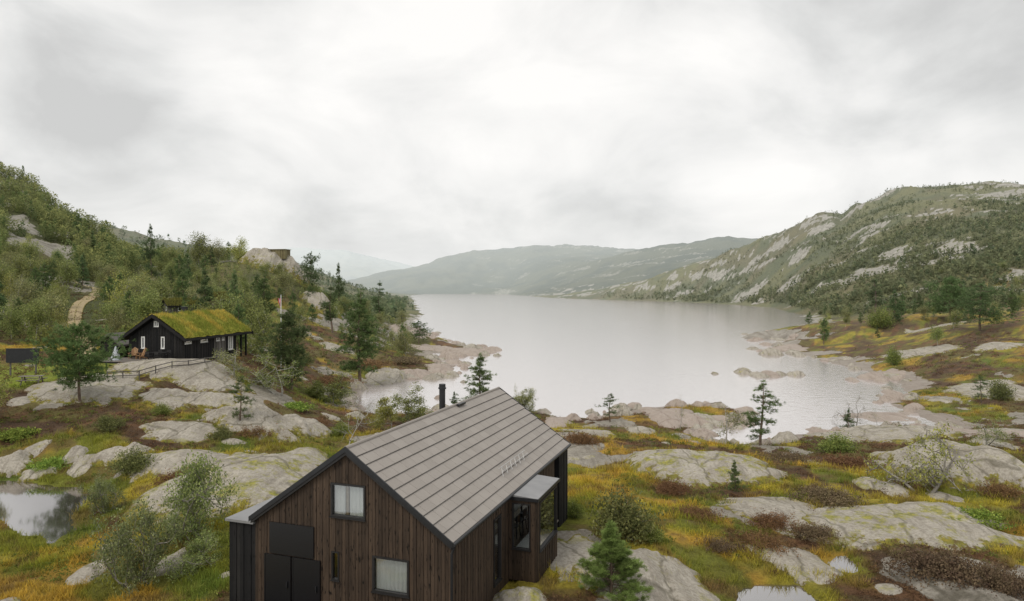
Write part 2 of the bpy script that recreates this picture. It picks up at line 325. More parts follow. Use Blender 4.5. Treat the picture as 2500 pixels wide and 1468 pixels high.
def make_water(name,base,rough,bs,bd,sx,gl=.0):
    m,nt,out=newmat(name); v=pos(nt)
    w=noise_(nt,1.0,4,scl(nt,v,sx),.6); w2=noise_(nt,.02,4,v,.5)
    c=mixc(nt,w2,base,tuple(x*.85 for x in base))
    b=nd(nt,'ShaderNodeBsdfPrincipled',{'Base Color':c,'Roughness':rough,'IOR':1.45,'Specular IOR Level':.6})
    bp=bump(nt,w,bs,bd); nt.links.new(bp,b.inputs['Normal'])
    g=nd(nt,'ShaderNodeBsdfGlossy',{'Color':(.94,.915,.91,1),'Roughness':rough}); nt.links.new(bp,g.inputs['Normal'])
    mx=nd(nt,'ShaderNodeMixShader',{0:gl,1:b.outputs[0],2:g.outputs[0]})
    nt.links.new(mx.outputs[0],out.inputs[0]); return m
def make_glass():
    m,nt,out=newmat('window_glass')
    lw=nd(nt,'ShaderNodeLayerWeight',{'Blend':.35}).outputs['Fresnel']
    n=noise_(nt,.8,2,objc(nt))
    f=math_(nt,'ADD',.07,math_(nt,'MULTIPLY',lw,.5),clamp=True)
    t=nd(nt,'ShaderNodeBsdfTransparent',{'Color':(.86,.88,.88,1)}); g=nd(nt,'ShaderNodeBsdfGlossy',{'Color':(.9,.9,.9,1),'Roughness':.03})
    nt.links.new(bump(nt,n,.02,.02),g.inputs['Normal'])
    mx=nd(nt,'ShaderNodeMixShader',{0:f,1:t.outputs[0],2:g.outputs[0]}); nt.links.new(mx.outputs[0],out.inputs[0]); return m
def make_gravel():
    m,nt,out=newmat('gravel'); v=pos(nt)
    e=nd(nt,'ShaderNodeAttribute',attribute_name='Col').outputs['Fac']
    n=noise_(nt,1.2,6,v,.7)
    c=ramp(nt,n,[(.3,(.30,.24,.14)),(.7,(.44,.36,.23))])
    f=nd(nt,'ShaderNodeMapRange',{0:math_(nt,'ADD',e,math_(nt,'MULTIPLY',math_(nt,'SUBTRACT',n,.5),1.2)),1:.45,2:.62}).outputs[0]
    c=mixc(nt,f,c,(.17,.15,.045))
    b=nd(nt,'ShaderNodeBsdfPrincipled',{'Base Color':c,'Roughness':.95,'Specular IOR Level':.1}); nt.links.new(b.outputs[0],out.inputs[0]); return m
M_GROUND=make_ground(); M_ROCK=make_rock('grey_rock',.45); M_LICH=make_rock('lichen_rock',.8); M_SHORE=make_rock('shore_rock',.1,.5)
M_LEAF=make_leaf('leaves',.38,.3,2.35); M_NEEDLE=make_leaf('needles',.38,.25,2.7); M_GRASS=make_leaf('grass_blades',.4,0,1.28); M_FOREST=make_leaf('forest_leaves',.4,0,2.3)
M_PBARK=make_bark('pine_bark',(.08,.06,.046),(.22,.16,.12)); M_BBARK=make_bark('birch_bark',(.14,.13,.115),(.52,.50,.46),(3,3,7)); M_TWIG=make_bark('grey_twig',(.14,.125,.105),(.32,.30,.27))
M_WOOD=make_boards('tarred_boards',[(.30,(.021,.0145,.0102)),(.5,(.053,.036,.0245)),(.75,(.108,.073,.049))],.6,.18,.11)
M_BLACK=make_boards('black_boards',[(.3,(.008,.008,.009)),(.55,(.016,.015,.015)),(.8,(.034,.032,.030))])
M_GREYB=make_boards('grey_boards',[(.3,(.08,.075,.07)),(.55,(.14,.13,.12)),(.8,(.2,.19,.18))])
M_DECK=make_boards('deck_boards',[(.3,(.10,.085,.07)),(.55,(.18,.16,.14)),(.8,(.27,.24,.21))])
M_TAN=make_boards('tan_wood',[(.3,(.22,.12,.06)),(.55,(.34,.2,.1)),(.8,(.42,.27,.15))])
M_HUT=make_boards('mossy_boards',[(.3,(.11,.09,.045)),(.55,(.19,.165,.085)),(.8,(.26,.23,.12))])
M_TILE=make_tiles(); M_GLASS=make_glass()
M_METAL=simple('dark_metal',(.025,.026,.028),.4,.3,.2); M_FRAME=simple('black_frame',(.018,.017,.017),.5,0,.2)
M_SHEET=simple('grey_sheet_metal',(.25,.25,.255),.42,.3,.15,1.5); M_CURT=simple('curtain_cloth',(.82,.81,.79),.9,0,.06,3)
M_WHITE=simple('white_paint',(.72,.72,.70),.5,0,.05); M_PANEL=simple('black_panel',(.007,.007,.009),.35,0,.3,20,.5)
M_GRAVEL=make_gravel(); M_INT=simple('interior_wood',(.42,.34,.25),.7,0,.2,3,vec=(1,6,6)); M_CANVAS=simple('grey_canvas',(.42,.45,.48),.8,0,.15,4)
M_TURFSOIL=simple('turf_soil',(.21,.20,.035),.95,0,.5,2.5,.1,bmp=.8)
M_STEEL=simple('pale_steel',(.5,.5,.5),.35,.4,.1); M_RED=simple('flag_red',(.5,.03,.04),.8,0,.1); M_BLUE=simple('flag_blue',(.02,.04,.2),.8,0,.1)
M_WATER=make_water('lake_water',(.45,.41,.405),.14,.16,.3,(.55,.9,1),.42); M_PONDW=make_water('pond_water',(.07,.06,.055),.06,.02,.05,(1,1,1),.46)
# --------------------------------------------------------------- mesh helpers
def tag(o,label=None,cat=None,group=None,kind=None):
    if label: o['label']=label
    if cat: o['category']=cat
    if group: o['group']=group
    if kind: o['kind']=kind
    return o
def empty(name,loc,rz=0,label=None,cat=None,group=None):
    o=bpy.data.objects.new(name,None); COL.objects.link(o); o.location=loc; o.rotation_euler=(0,0,rz); o.empty_display_size=.3
    return tag(o,label,cat,group)
def mesh_np(name,V,Fa,mat,col=None,smooth=False):
    V=np.asarray(V,np.float32); Fa=np.asarray(Fa,np.int32); k=Fa.shape[1]
    me=bpy.data.meshes.new(name); me.vertices.add(len(V)); me.vertices.foreach_set('co',V.ravel())
    me.loops.add(Fa.size); me.loops.foreach_set('vertex_index',Fa.ravel())
    me.polygons.add(len(Fa)); me.polygons.foreach_set('loop_start',np.arange(0,Fa.size,k,dtype=np.int32))
    try: me.polygons.foreach_set('loop_total',np.full(len(Fa),k,np.int32))
    except Exception: pass
    me.polygons.foreach_set('use_smooth',np.full(len(Fa),smooth,bool))
    if col is not None:
        a=me.color_attributes.new('Col','FLOAT_COLOR','POINT'); c=np.ones((len(V),4),np.float32); c[:,:col.shape[1]]=col; a.data.foreach_set('color',c.ravel())
    me.update(calc_edges=True); me.materials.append(mat); return me
def obj(name,me,parent=None,loc=None):
    o=bpy.data.objects.new(name,me); COL.objects.link(o)
    if parent: o.parent=parent
    if loc is not None: o.location=loc
    return o
class MB:
    def __init__(s): s.V=[]; s.F=[]; s.C=[]
    def add(s,vs,fs,t=.5):
        n=len(s.V); s.V+=[tuple(v) for v in vs]; s.F+=[tuple(i+n for i in f) for f in fs]; s.C+=[t]*len(vs); return s
    def hexa(s,p,t=.5): return s.add(p,[(0,3,2,1),(4,5,6,7),(0,1,5,4),(1,2,6,5),(2,3,7,6),(3,0,4,7)],t)
    def box(s,x0,x1,y0,y1,z0,z1,t=.5): return s.hexa([(x0,y0,z0),(x1,y0,z0),(x1,y1,z0),(x0,y1,z0),(x0,y0,z1),(x1,y0,z1),(x1,y1,z1),(x0,y1,z1)],t)
    def bar(s,p,q,w,h=None,t=.5):
        h=h or w; p=np.array(p,float); q=np.array(q,float); d=q-p; d/=np.linalg.norm(d)+1e-9
        a=np.cross(d,(0,0,1)); 
        if np.linalg.norm(a)<.05: a=np.cross(d,(0,1,0))
        a/=np.linalg.norm(a); b=np.cross(a,d); a=a*w/2; b=b*h/2
        return s.hexa([p-a-b,p+a-b,p+a+b,p-a+b,q-a-b,q+a-b,q+a+b,q-a+b],t)
    def tube(s,pts,r,n=8,t=.5,cap=True):
        pts=[np.array(p,float) for p in pts]; rs=r if hasattr(r,'__len__') else [r]*len(pts); vs=[]; fs=[]
        for i,p in enumerate(pts):
            d=pts[min(i+1,len(pts)-1)]-pts[max(i-1,0)]; d/=np.linalg.norm(d)+1e-9
            a=np.cross(d,(0.02,1,0.03)) if abs(d[1])<.9 else np.cross(d,(1,0,0)); a/=np.linalg.norm(a); b=np.cross(d,a)
            for k in range(n):
                th=2*math.pi*k/n; vs.append(p+rs[i]*(math.cos(th)*a+math.sin(th)*b))
        for i in range(len(pts)-1):
            for k in range(n): fs.append((i*n+k,i*n+(k+1)%n,(i+1)*n+(k+1)%n,(i+1)*n+k))
        if cap: fs.append(tuple(range(n))[::-1]); fs.append(tuple(range((len(pts)-1)*n,len(pts)*n)))
        return s.add(vs,fs,t)
    def prism(s,poly,off,t=.5):
        n=len(poly); a=[np.array(p,float) for p in poly]; b=[p+np.array(off,float) for p in a]
        return s.add(a+b,[tuple(range(n))[::-1],tuple(range(n,2*n))]+[(i,(i+1)%n,(i+1)%n+n,i+n) for i in range(n)],t)
    def build(s,name,mat,parent=None,loc=None,smooth=False,rz=None):
        me=bpy.data.meshes.new(name); me.from_pydata(s.V,[],s.F)
        a=me.color_attributes.new('Col','FLOAT_COLOR','POINT'); c=np.ones((len(s.V),4),np.float32); c[:,:3]=np.array(s.C)[:,None]; a.data.foreach_set('color',c.ravel())
        if smooth: me.polygons.foreach_set('use_smooth',np.ones(len(s.F),bool))
        me.materials.append(mat); o=obj(name,me,parent,loc)
        if rz is not None: o.rotation_euler=(0,0,rz)
        return o
class Wall:
    """a wall plane: o origin, sd along, nd outwards (local xy)"""
    def __init__(s,o,sd,nd): s.o=np.array(o,float); s.sd=np.array(sd+(0,),float); s.nd=np.array(nd+(0,),float)
    def p(s,a,n,z): return s.o+s.sd*a+s.nd*n+np.array((0,0,z))
    def bx(s,mb,a0,a1,n0,n1,z0,z1,t=.5): mb.hexa([s.p(a0,n0,z0),s.p(a1,n0,z0),s.p(a1,n1,z0),s.p(a0,n1,z0),s.p(a0,n0,z1),s.p(a1,n0,z1),s.p(a1,n1,z1),s.p(a0,n1,z1)],t)
    def clad(s,mb,L,z0,top,holes=(),bw=.145,th=.1,rel=.022,a0=0.,gap=0.):
        top=top if callable(top) else (lambda a,_t=top:_t)
        ed={a0,L}; k=a0
        while k<L: ed.add(round(k,4)); k+=bw
        for h in holes: ed.add(h[0]); ed.add(h[1])
        if hasattr(s,'mid'): ed.add(s.mid)
        ed=sorted(e for e in ed if a0<=e<=L); tones={}
        for a,b in zip(ed[:-1],ed[1:]):
            if b-a<1e-4: continue
            i=int(((a+b)/2-a0)/bw); t=tones.setdefault(i,(random.random(),random.random()*.006)); off=(i%2)*rel+t[1]; m=(a+b)/2
            spans=[(z0,99.)]
            for h in holes:
                if h[0]<m<h[1]:
                    ns=[]
                    for (p,q) in spans:
                        if h[2]>p: ns.append((p,min(q,h[2])))
                        if h[3]<q: ns.append((max(p,h[3]),q))
                    spans=ns
            g_=gap if b-a>.04 else 0.
            for p,q in spans:
                ta=min(q,top(a)); tb=min(q,top(b))
                if max(ta,tb)<=p+.01: continue
                ta=max(ta,p+.001); tb=max(tb,p+.001)
                mb.hexa([s.p(a,-th,p),s.p(b,-th,p),s.p(b-g_,off,p),s.p(a+g_,off,p),s.p(a,-th,ta),s.p(b,-th,tb),s.p(b-g_,off,tb),s.p(a+g_,off,ta)],t[0])
    def window(s,parent,a0,a1,z0,z1,fm,curtain=None,mull=0,fw=.06,glass=True,label=None,name='window',proud=.045):
        f=MB(); 
        s.bx(f,a0,a1,-.09,proud,z0,z0+fw); s.bx(f,a0,a1,-.09,proud,z1-fw,z1)
        s.bx(f,a0,a0+fw,-.088,proud-.003,z0+fw,z1-fw); s.bx(f,a1-fw,a1,-.088,proud-.003,z0+fw,z1-fw)
        if mull: 
            for k in range(1,mull+1):
                c=a0+(a1-a0)*k/(mull+1); s.bx(f,c-fw*.4,c+fw*.4,-.08,proud-.008,z0+fw,z1-fw)
        s.bx(f,a0-.03,a1+.03,.0,proud+.03,z0-.025,z0-.002)
        w=f.build(name,fm,parent)
        if label: w['label']=label
        if glass:
            g=MB(); s.bx(g,a0+fw,a1-fw,-.03,-.02,z0+fw,z1-fw); g.build('pane',M_GLASS,w)
        if curtain:
            for (c0,c1) in curtain:
                q=MB(); n=max(8,int((c1-c0)*40)); vs=[]
                for i in range(n+1):
                    a=c0+(c1-c0)*i/n; o=-.13+.022*math.sin(i*1.15+random.random()*.5)
                    vs+= [s.p(a,o,z0+.01),s.p(a,o,z1-.01)]
                q.add(vs,[(2*i,2*i+2,2*i+3,2*i+1) for i in range(n)]); q.build('curtain',M_CURT,w,smooth=True)
        return w
# --------------------------------------------------------------- terrain mesh
NU,NY=720,680
uu=np.linspace(-1000,3500,NU); yy=np.exp(np.linspace(math.log(9),math.log(7500),NY))
UU,YY=np.meshgrid(uu,yy); X=((UU-HX)/F*YY).ravel(); Y=YY.ravel()
Z,A=G(X,Y,True)
c,rk,shore,heath=ground_colour(X,Y,A)
i=np.arange(NU*NY).reshape(NY,NU)
Fq=np.stack([i[:-1,:-1],i[:-1,1:],i[1:,1:],i[1:,:-1]],-1).reshape(-1,4)
me=mesh_np('terrain',np.stack([X,Y,Z],-1),Fq,M_GROUND,np.concatenate([c,rk[:,None]],1),True)
a=me.attributes.new('shore','FLOAT','POINT'); a.data.foreach_set('value',shore.astype(np.float32))
tag(obj('terrain',me),'rolling heath, bare rock and hills surrounding the lake','terrain',kind='structure')
wm=mesh_np('lake',[(-3000,42,0),(3000,42,0),(3000,3200,0),(-3000,3200,0)],[(0,1,2,3)],M_WATER)
tag(obj('lake',wm),'wide pale grey lake reflecting the overcast sky','lake',kind='structure')
for P,lb in ((POND,'dark still pond at the left edge below the rocks'),(POND2,'small pond at the bottom edge of the right meadow'),(POND3,'shallow pool lying in the rock slab at lower right')):
    x0,y0=P.min(0)-1.0; x1,y1=P.max(0)+1.0
    if P is POND3: y0+=.8
    tag(obj('pond',mesh_np('pond',[(x0,y0,4.02),(x1,y0,4.02),(x1,y1,4.02),(x0,y1,4.02)],[(0,1,2,3)],M_PONDW)),lb,'pond',kind='structure')
print('terrain',time.time()-T0)
# gravel track
TR=np.array([(214,80),(212,88),(205,96),(180,112),(186,124),(218,136),(240,148),(236,156),(205,161),(165,163)],float)
tx=np.interp(np.linspace(0,9,70),np.arange(10),TR[:,0]); tyy=np.interp(np.linspace(0,9,70),np.arange(10),TR[:,1])
for _ in range(6):
    tx[1:-1]=(tx[:-2]+tx[1:-1]*2+tx[2:])/4; tyy[1:-1]=(tyy[:-2]+tyy[1:-1]*2+tyy[2:])/4
wx=(tx-HX)/F*tyy; TRK=np.stack([wx,tyy],-1)
dr=np.gradient(TRK,axis=0); dr/=np.linalg.norm(dr,axis=1)[:,None]; nr=np.stack([-dr[:,1],dr[:,0]],-1)
offs=np.linspace(-1.05,1.05,9); PX=(TRK[:,None]+nr[:,None]*offs[None,:,None]).reshape(-1,2); pz=G(PX[:,0],PX[:,1])+.2-np.tile(np.abs(offs)**2*.08,70)
ii=np.arange(70*9).reshape(70,9); ecol=np.tile(np.array([.8,.15,0,.2,.62,.2,0,.15,.8]),70)[:,None]*np.ones((1,3))
tag(obj('gravel_track',mesh_np('gravel_track',np.column_stack([PX,pz]),np.stack([ii[:-1,:-1],ii[:-1,1:],ii[1:,1:],ii[1:,:-1]],-1).reshape(-1,4),M_GRAVEL,ecol,smooth=True)),'pale gravel track winding up through the wood behind the turf roofed cabin','track',kind='structure')
# --------------------------------------------------------------- rock outcrops
ROCKS=[]
def dome(cx,cy,w,b,h,zc,mat,name,label,cat='rock',group=None,rough=1.0):
    big=w>1.0; na=84 if big else 26; nr_=24 if big else 8
    sd=random.random()*100
    th=np.linspace(0,2*math.pi,na,endpoint=False); r=np.linspace(0,1,nr_)**.8
    RR,TT=np.meshgrid(r,th,indexing='ij')
    out=1+(.55 if big else .25)*rough*fbm(np.cos(TT)*1.7+sd,np.sin(TT)*1.7,4,3)
    ex=np.abs(np.cos(TT))**.85*np.sign(np.cos(TT)); ey=np.abs(np.sin(TT))**.85*np.sign(np.sin(TT))
    x=cx+w*RR*ex*out*1.1; y=cy+b*RR*ey*out*1.1
    g=np.maximum(G(x.ravel(),y.ravel()).reshape(x.shape),-.15)
    prof=np.clip(1-RR**2.0,0,1)**.9
    s=max(w*.7,.25); ra=rough*(.5 if big else 1.)
    nz=fbm(x/s+sd,y/s,4,7); ter=np.abs(fbm((x+y*.4)/(s*1.3)+sd*2,y/(s*2.4),3,8)); fine=fbm(x/.9+sd,y/1.2,4,9)
    z=g+h*prof*(1+.7*ra*nz)-h*.5*ra*np.clip(.16-ter,0,1)*2.6*prof+.08*fine*prof*min(1,w*.5)-.25*sstep(.86,1,RR)*max(.4,min(1,w*.3))
    e=np.clip((RR-.5)/.5,0,1)
    k=np.arange(nr_*na).reshape(nr_,na); k2=np.roll(k,-1,axis=1)
    Fq=np.stack([k[:-1],k[1:],k2[1:],k2[:-1]],-1).reshape(-1,4)
    V=np.stack([x-cx,y-cy,z-zc],-1).reshape(-1,3)
    me=mesh_np(name,V,Fq,mat,None,True)
    a=me.attributes.new('edge','FLOAT','POINT'); a.data.foreach_set('value',(e*(.85 if big and mat is not M_SHORE and zc>.4 else .3)).ravel().astype(np.float32))
    o=obj(name,me,None,(cx,cy,zc)); tag(o,label,cat,group); ROCKS.append((cx,cy,w*.92,b*.92)); return o
def outcrop(x0,y0,x1,y1,label,mat=None,hf=.45,Yd=None,name='rock_outcrop',cat='rock',group=None,rough=1.0):
    mat=mat or M_ROCK; xc=(x0+x1)/2; kh=.05+.42*hf
    if Yd: _,Yn,zn=on(xc,Yd)
    else: _,Yn,zn=at(xc,y1)
    hh=(y1-y0)
    w=(x1-x0)/2*Yn/F
    if Yd:
        b=w*.8; cy=Yn+b; cx=(xc-HX)/F*cy; zc=g1(cx,cy); h=min(max(topz(y0,cy)-zc,.15*w),w)
    else:
        h=kh*w; _,Yf,_=at(xc,y0+min(.7*hh,h*F/Yn*.75)); b=min(max((Yf-Yn)/2,w*.35),w*2.2)
        cy=Yn+b; cx=(xc-HX)/F*cy; w=(x1-x0)/2*cy/F; zc=max(g1(cx,cy),-.15)
    return dome(cx,cy,w,b,h,zc,mat,name,label,cat,group,rough)
L_=M_LICH; S_=M_SHORE
for args in [
 (1556,1090,1835,1185,'big rounded grey rock with yellow moss in the meadow right of the front house',L_,.6),
 (1800,1138,1925,1182,'low flat rock tail running right from the mossy rounded rock',M_ROCK,.3),
 (2165,1062,2475,1205,'largest pale boulder at the right edge with a gnarled birch before it',M_ROCK,.9),
 (1775,1205,2000,1292,'flat grey slab amid heather left of the lichen covered slab',M_ROCK,.12),
 (1960,1205,2490,1345,'wide lichen spotted slab in the lower right heath',L_,.14),
 (1845,1320,2030,1415,'pale slab beside the small rock pool at lower right',M_ROCK,.15),
 (1325,1275,1490,1420,'smooth bare slab along the bay window side of the front house',M_ROCK,.02),
 (1400,1305,1790,1520,'large domed bare rock at the bottom edge behind the young pine',M_ROCK,.35),
 (1205,1418,1335,1490,'mossy boulder against the front corner of the front house',L_,.9),
 (450,1068,815,1262,'big yellow mossy slab just left of the front house',L_,.38),
 (490,968,732,1072,'rounded grey rock dome behind the mossy slab left of the front house',M_ROCK,.9),
 (668,1008,792,1062,'pale rock hump at the right foot of the grey rock dome',M_ROCK,1.0),
 (345,938,475,1005,'sloping rock hump below the turf roofed cabin slab',M_ROCK,.5),
 (420,908,610,955,'thin tilted slab right below the wooden railing',M_ROCK,.15),
 (455,950,580,1002,'grey rock hump beside the thin young pine',M_ROCK,.5),
 (110,900,370,985,'long pale slab beside the broad pine on the left',M_ROCK,.1),
 (290,872,560,940,'long pale slab under the railing of the turf roofed cabin',M_ROCK,.08),
 (160,1085,208,1132,'upright grey boulder above the left pond',M_ROCK,1.3),
 (240,1078,375,1128,'row of blocky grey rock faces above the left pond',M_ROCK,.9),
 (-40,1095,78,1165,'rounded boulder at the left edge above the pond',M_ROCK,.9),
 (45,1135,135,1174,'low grey rock at the far bank of the left pond',M_ROCK,.7),
 (350,1090,580,1165,'tilted grey slab in heather above the willow thicket',M_ROCK,.25),
 (360,1020,530,1090,'dark streaked slab between the rock dome and the pond rocks',M_ROCK,.25),
 (905,890,990,940,'blocky shore rock at the tip of the heather headland',M_ROCK,.9),
 (985,898,1055,926,'dark low shore rock next to the blocky headland rock',S_,.6),
 (1040,880,1112,910,'flat pinkish rock at the end of the heather headland',S_,.4),
 (1085,846,1200,868,'long flat pink rock spit reaching into the lake',S_,.15),
 (960,800,1060,822,'pale shore slab left of the little pine on the spit',S_,.15),
 (1010,838,1100,858,'pink shore slab in front of the little pine on the spit',S_,.15),
 (920,792,1000,808,'pale rock shelf at the foot of the wooded slope by the lake',S_,.12),
 (780,838,870,862,'pale flat rock on heath right of the flagpole',M_ROCK,.1),
 (595,838,665,858,'bare light rock patch beside the turf roofed cabin porch',M_ROCK,.1),
 (1590,988,1705,1045,'big rounded shore rock on the near peninsula',S_,.6),
 (1680,995,1745,1045,'dark rock block in the middle of the near peninsula',M_ROCK,.8),
 (1735,1008,1835,1042,'low pink rock at the right end of the near peninsula',S_,.5),
 (1560,990,1612,1012,'small pale rock at the left end of the near peninsula',S_,.6),
 (1530,1040,1600,1062,'pale stone in grass left of the bare sapling',M_ROCK,.5),
 (2085,1030,2300,1085,'broad rounded rock beside the right shore inlet',M_ROCK,.4),
 (1985,1042,2100,1082,'flat grey rock between heather and inlet on the right',M_ROCK,.3),
 (2190,838,2332,876,'pale flat rock outcrop on the right heath slope',M_ROCK,.15),
 (2330,918,2520,975,'layered pale rock shelf at the right edge by the shore',M_ROCK,.15),
 (2135,898,2200,922,'small pink slab at the right shore edge',S_,.3),
 (2230,788,2312,806,'thin pale rock ledge in the right pine stand',M_ROCK,.2),
 (2380,832,2500,856,'pale rock ledge below the big broad pine on the right',M_ROCK,.15),
 (2400,1015,2520,1060,'low grey rock at the right edge behind the largest boulder',M_ROCK,.25),
 (1398,1038,1492,1068,'low grey rock in heather right of the ridge end',M_ROCK,.4),
 (1325,1014,1392,1042,'pale shore rock right behind the front house roof',S_,.5),
 (2060,1000,2240,1030,'long pink shelf sloping into the inlet on the right',S_,.08),
 (2270,1035,2480,1075,'wide pink shelf right of the shore inlet',S_,.05),
 (1880,838,1965,858,'pale pink shelf jutting from the right shore',S_,.15),
 ]:
    outcrop(*args[:4],args[4],args[5],args[6])
outcrop(600,614,752,660,'bare rock dome on top of the wooded knoll',M_ROCK,.3,Yd=183,rough=1.4)
outcrop(750,724,835,760,'grey rock face on the wooded slope right of the knoll',M_ROCK,.3,Yd=168,rough=1.4)
for k,(x0,y0,x1,y1,lb) in enumerate([(1855,850,1908,868,'larger pale boulder in the water off the right shore'),(1795,897,1834,913,'dark stone at the left end of the stone reef'),
 (1832,903,1868,923,'middle stone of the stone reef'),(1858,901,1898,922,'broad stone of the stone reef'),(1886,905,1920,918,'flat stone of the stone reef'),(1922,906,1964,918,'low stone at the right end of the stone reef'),
 (1735,906,1754,915,'single dark stone left of the stone reef'),(2066,917,2094,933,'round dark boulder alone in water near the right shore'),
 (1122,925,1140,936,'small dark stone in water off the heather headland'),(1428,996,1458,1014,'dark round stone in the water behind the front house'),
 (1690,1033,1714,1050,'dark boulder below the near peninsula'),(1380,1012,1420,1028,'pale stone at the water line right of the front house roof'),(1502,1000,1545,1016,'rounded stone on the shore near the small pine'),
 (2205,965,2232,978,'small stone at the right inlet shore'),(2150,940,2180,952,'pink stone at the water line of the right shore'),(1060,960,1085,975,'small stone behind the chimney by the water'),
 (850,1005,895,1025,'stone at the head of the left cove')]):
    outcrop(x0,y0,x1,y1,lb,S_ if k%4==3 else M_ROCK,1.5,name='boulder',rough=.8)
# loose stones along the water line and on the heath
n=14000; u=850+1500*rng.random(n); y=np.exp(math.log(68)+(math.log(260)-math.log(68))*rng.random(n)); x=(u-HX)/F*y; z,A=G(x,y,True)
idx=np.nonzero((A['d']>-.025*y)&(A['d']<1.8)&~((u<1060)&(y<118)&(A['d']<-.4)))[0][:190]
for j in idx:
    w_=random.uniform(.25,.9)*(.6+y[j]/150)*(1.7 if random.random()<.22 else 1); side='left' if u[j]<1250 else ('near' if y[j]<100 and u[j]<1950 else 'right')
    dome(x[j],y[j],w_,w_*random.uniform(.6,1.5),w_*random.uniform(.3,.6)+.15,max(z[j],0),M_SHORE if random.random()<.5 else M_ROCK,'boulder','weathered stone at the water line of the %s shore'%side,group='stones along the %s shore'%side,rough=.9)
n=400; u=-100+2700*rng.random(n); y=np.exp(math.log(24)+(math.log(110)-math.log(24))*rng.random(n)); x=(u-HX)/F*y; z,A=G(x,y,True)
hx,hy=loc2(HO,HU,HV,x,y); tx_,ty_=loc2(TO,TU,TV,x,y)
okm=(A['d']>3)&(A['dp']>.8)&(rectd(hx,hy,-8.2,2,-1,13.5)>1)&(rectd(tx_,ty_,-10,2,-5,13)>1)
for j in np.nonzero(okm)[0][:70]:
    w_=random.uniform(.3,.9)*(.5+y[j]/70); side='left' if u[j]<1000 else 'right'
    dome(x[j],y[j],w_,w_*random.uniform(.8,2.0),w_*random.uniform(.12,.35),z[j],L_ if random.random()<.3 else M_ROCK,'rock_outcrop','small bare rock showing through the heath %s of the front house'%side,group='small rocks in the heath %s of the front house'%side)
print('rocks',time.time()-T0)
RK=np.array(ROCKS)
def offrock(X,Y,m=1.0):
    ok=np.ones(X.shape,bool)
    for cx,cy,w,b in RK: ok&=((X-cx)/(w*m))**2+((Y-cy)/(b*m))**2>1
    return ok
# --------------------------------------------------------------- vegetation generators
def unit(v): return v/(np.linalg.norm(v,axis=-1,keepdims=True)+1e-9)
def needles(C,D,m,ln,wd,col,rg,spread=.6):
    N=len(C); K=N*m; c=np.repeat(C,m,0); d=unit(np.repeat(D,m,0)*.8+rg.normal(size=(K,3))*spread)
    sd=unit(np.cross(d,rg.normal(size=(K,3)))); b=c+rg.normal(size=(K,3))*ln*.22; L=ln*(.6+.6*rg.random((K,1)))
    V=np.stack([b-sd*wd/2,b+sd*wd/2,b+d*L],1).reshape(-1,3)
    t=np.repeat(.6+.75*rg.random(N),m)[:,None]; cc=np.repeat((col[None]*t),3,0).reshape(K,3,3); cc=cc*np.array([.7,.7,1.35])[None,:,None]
    return V,np.arange(3*K).reshape(-1,3),cc.reshape(-1,3)
def leaves(C,m,spread,size,cols,rg):
    N=len(C); K=N*m; c=np.repeat(C,m,0)+rg.normal(size=(K,3))*spread
    a=unit(rg.normal(size=(K,3))); b=unit(np.cross(a,rg.normal(size=(K,3)))); s=size*(.6+.7*rg.random((K,1)))
    V=np.stack([c+a*s,c+b*s*.6,c-a*s,c-b*s*.6],1).reshape(-1,3)
    t=rg.random((N,1)); cl=cols[0]*(1-t)+cols[1]*t; cl=cl*(.6+.8*rg.random((N,1)))
    cc=np.repeat(cl,m,0)*(.75+.5*rg.random((K,1))); return V,np.arange(4*K).reshape(-1,4),np.repeat(cc,4,0)
class Tubes:
    def __init__(s,n=5): s.V=[]; s.F=[]; s.n=n
    def add(s,pts,rs):
        n=s.n; base=len(s.V)
        for i,p in enumerate(pts):
            d=pts[min(i+1,len(pts)-1)]-pts[max(i-1,0)]; d=d/(np.linalg.norm(d)+1e-9)
            a=np.cross(d,(.3,.9,.1)); a/=np.linalg.norm(a)+1e-9; b=np.cross(d,a)
            for k in range(n):
                t=6.2832*k/n; s.V.append(p+rs[i]*(math.cos(t)*a+math.sin(t)*b))
        for i in range(len(pts)-1):
            for k in range(n): s.F.append((base+i*n+k,base+i*n+(k+1)%n,base+(i+1)*n+(k+1)%n,base+(i+1)*n+k))
    def mesh(s,name,mat): return mesh_np(name,np.array(s.V),np.array(s.F),mat,None,True)
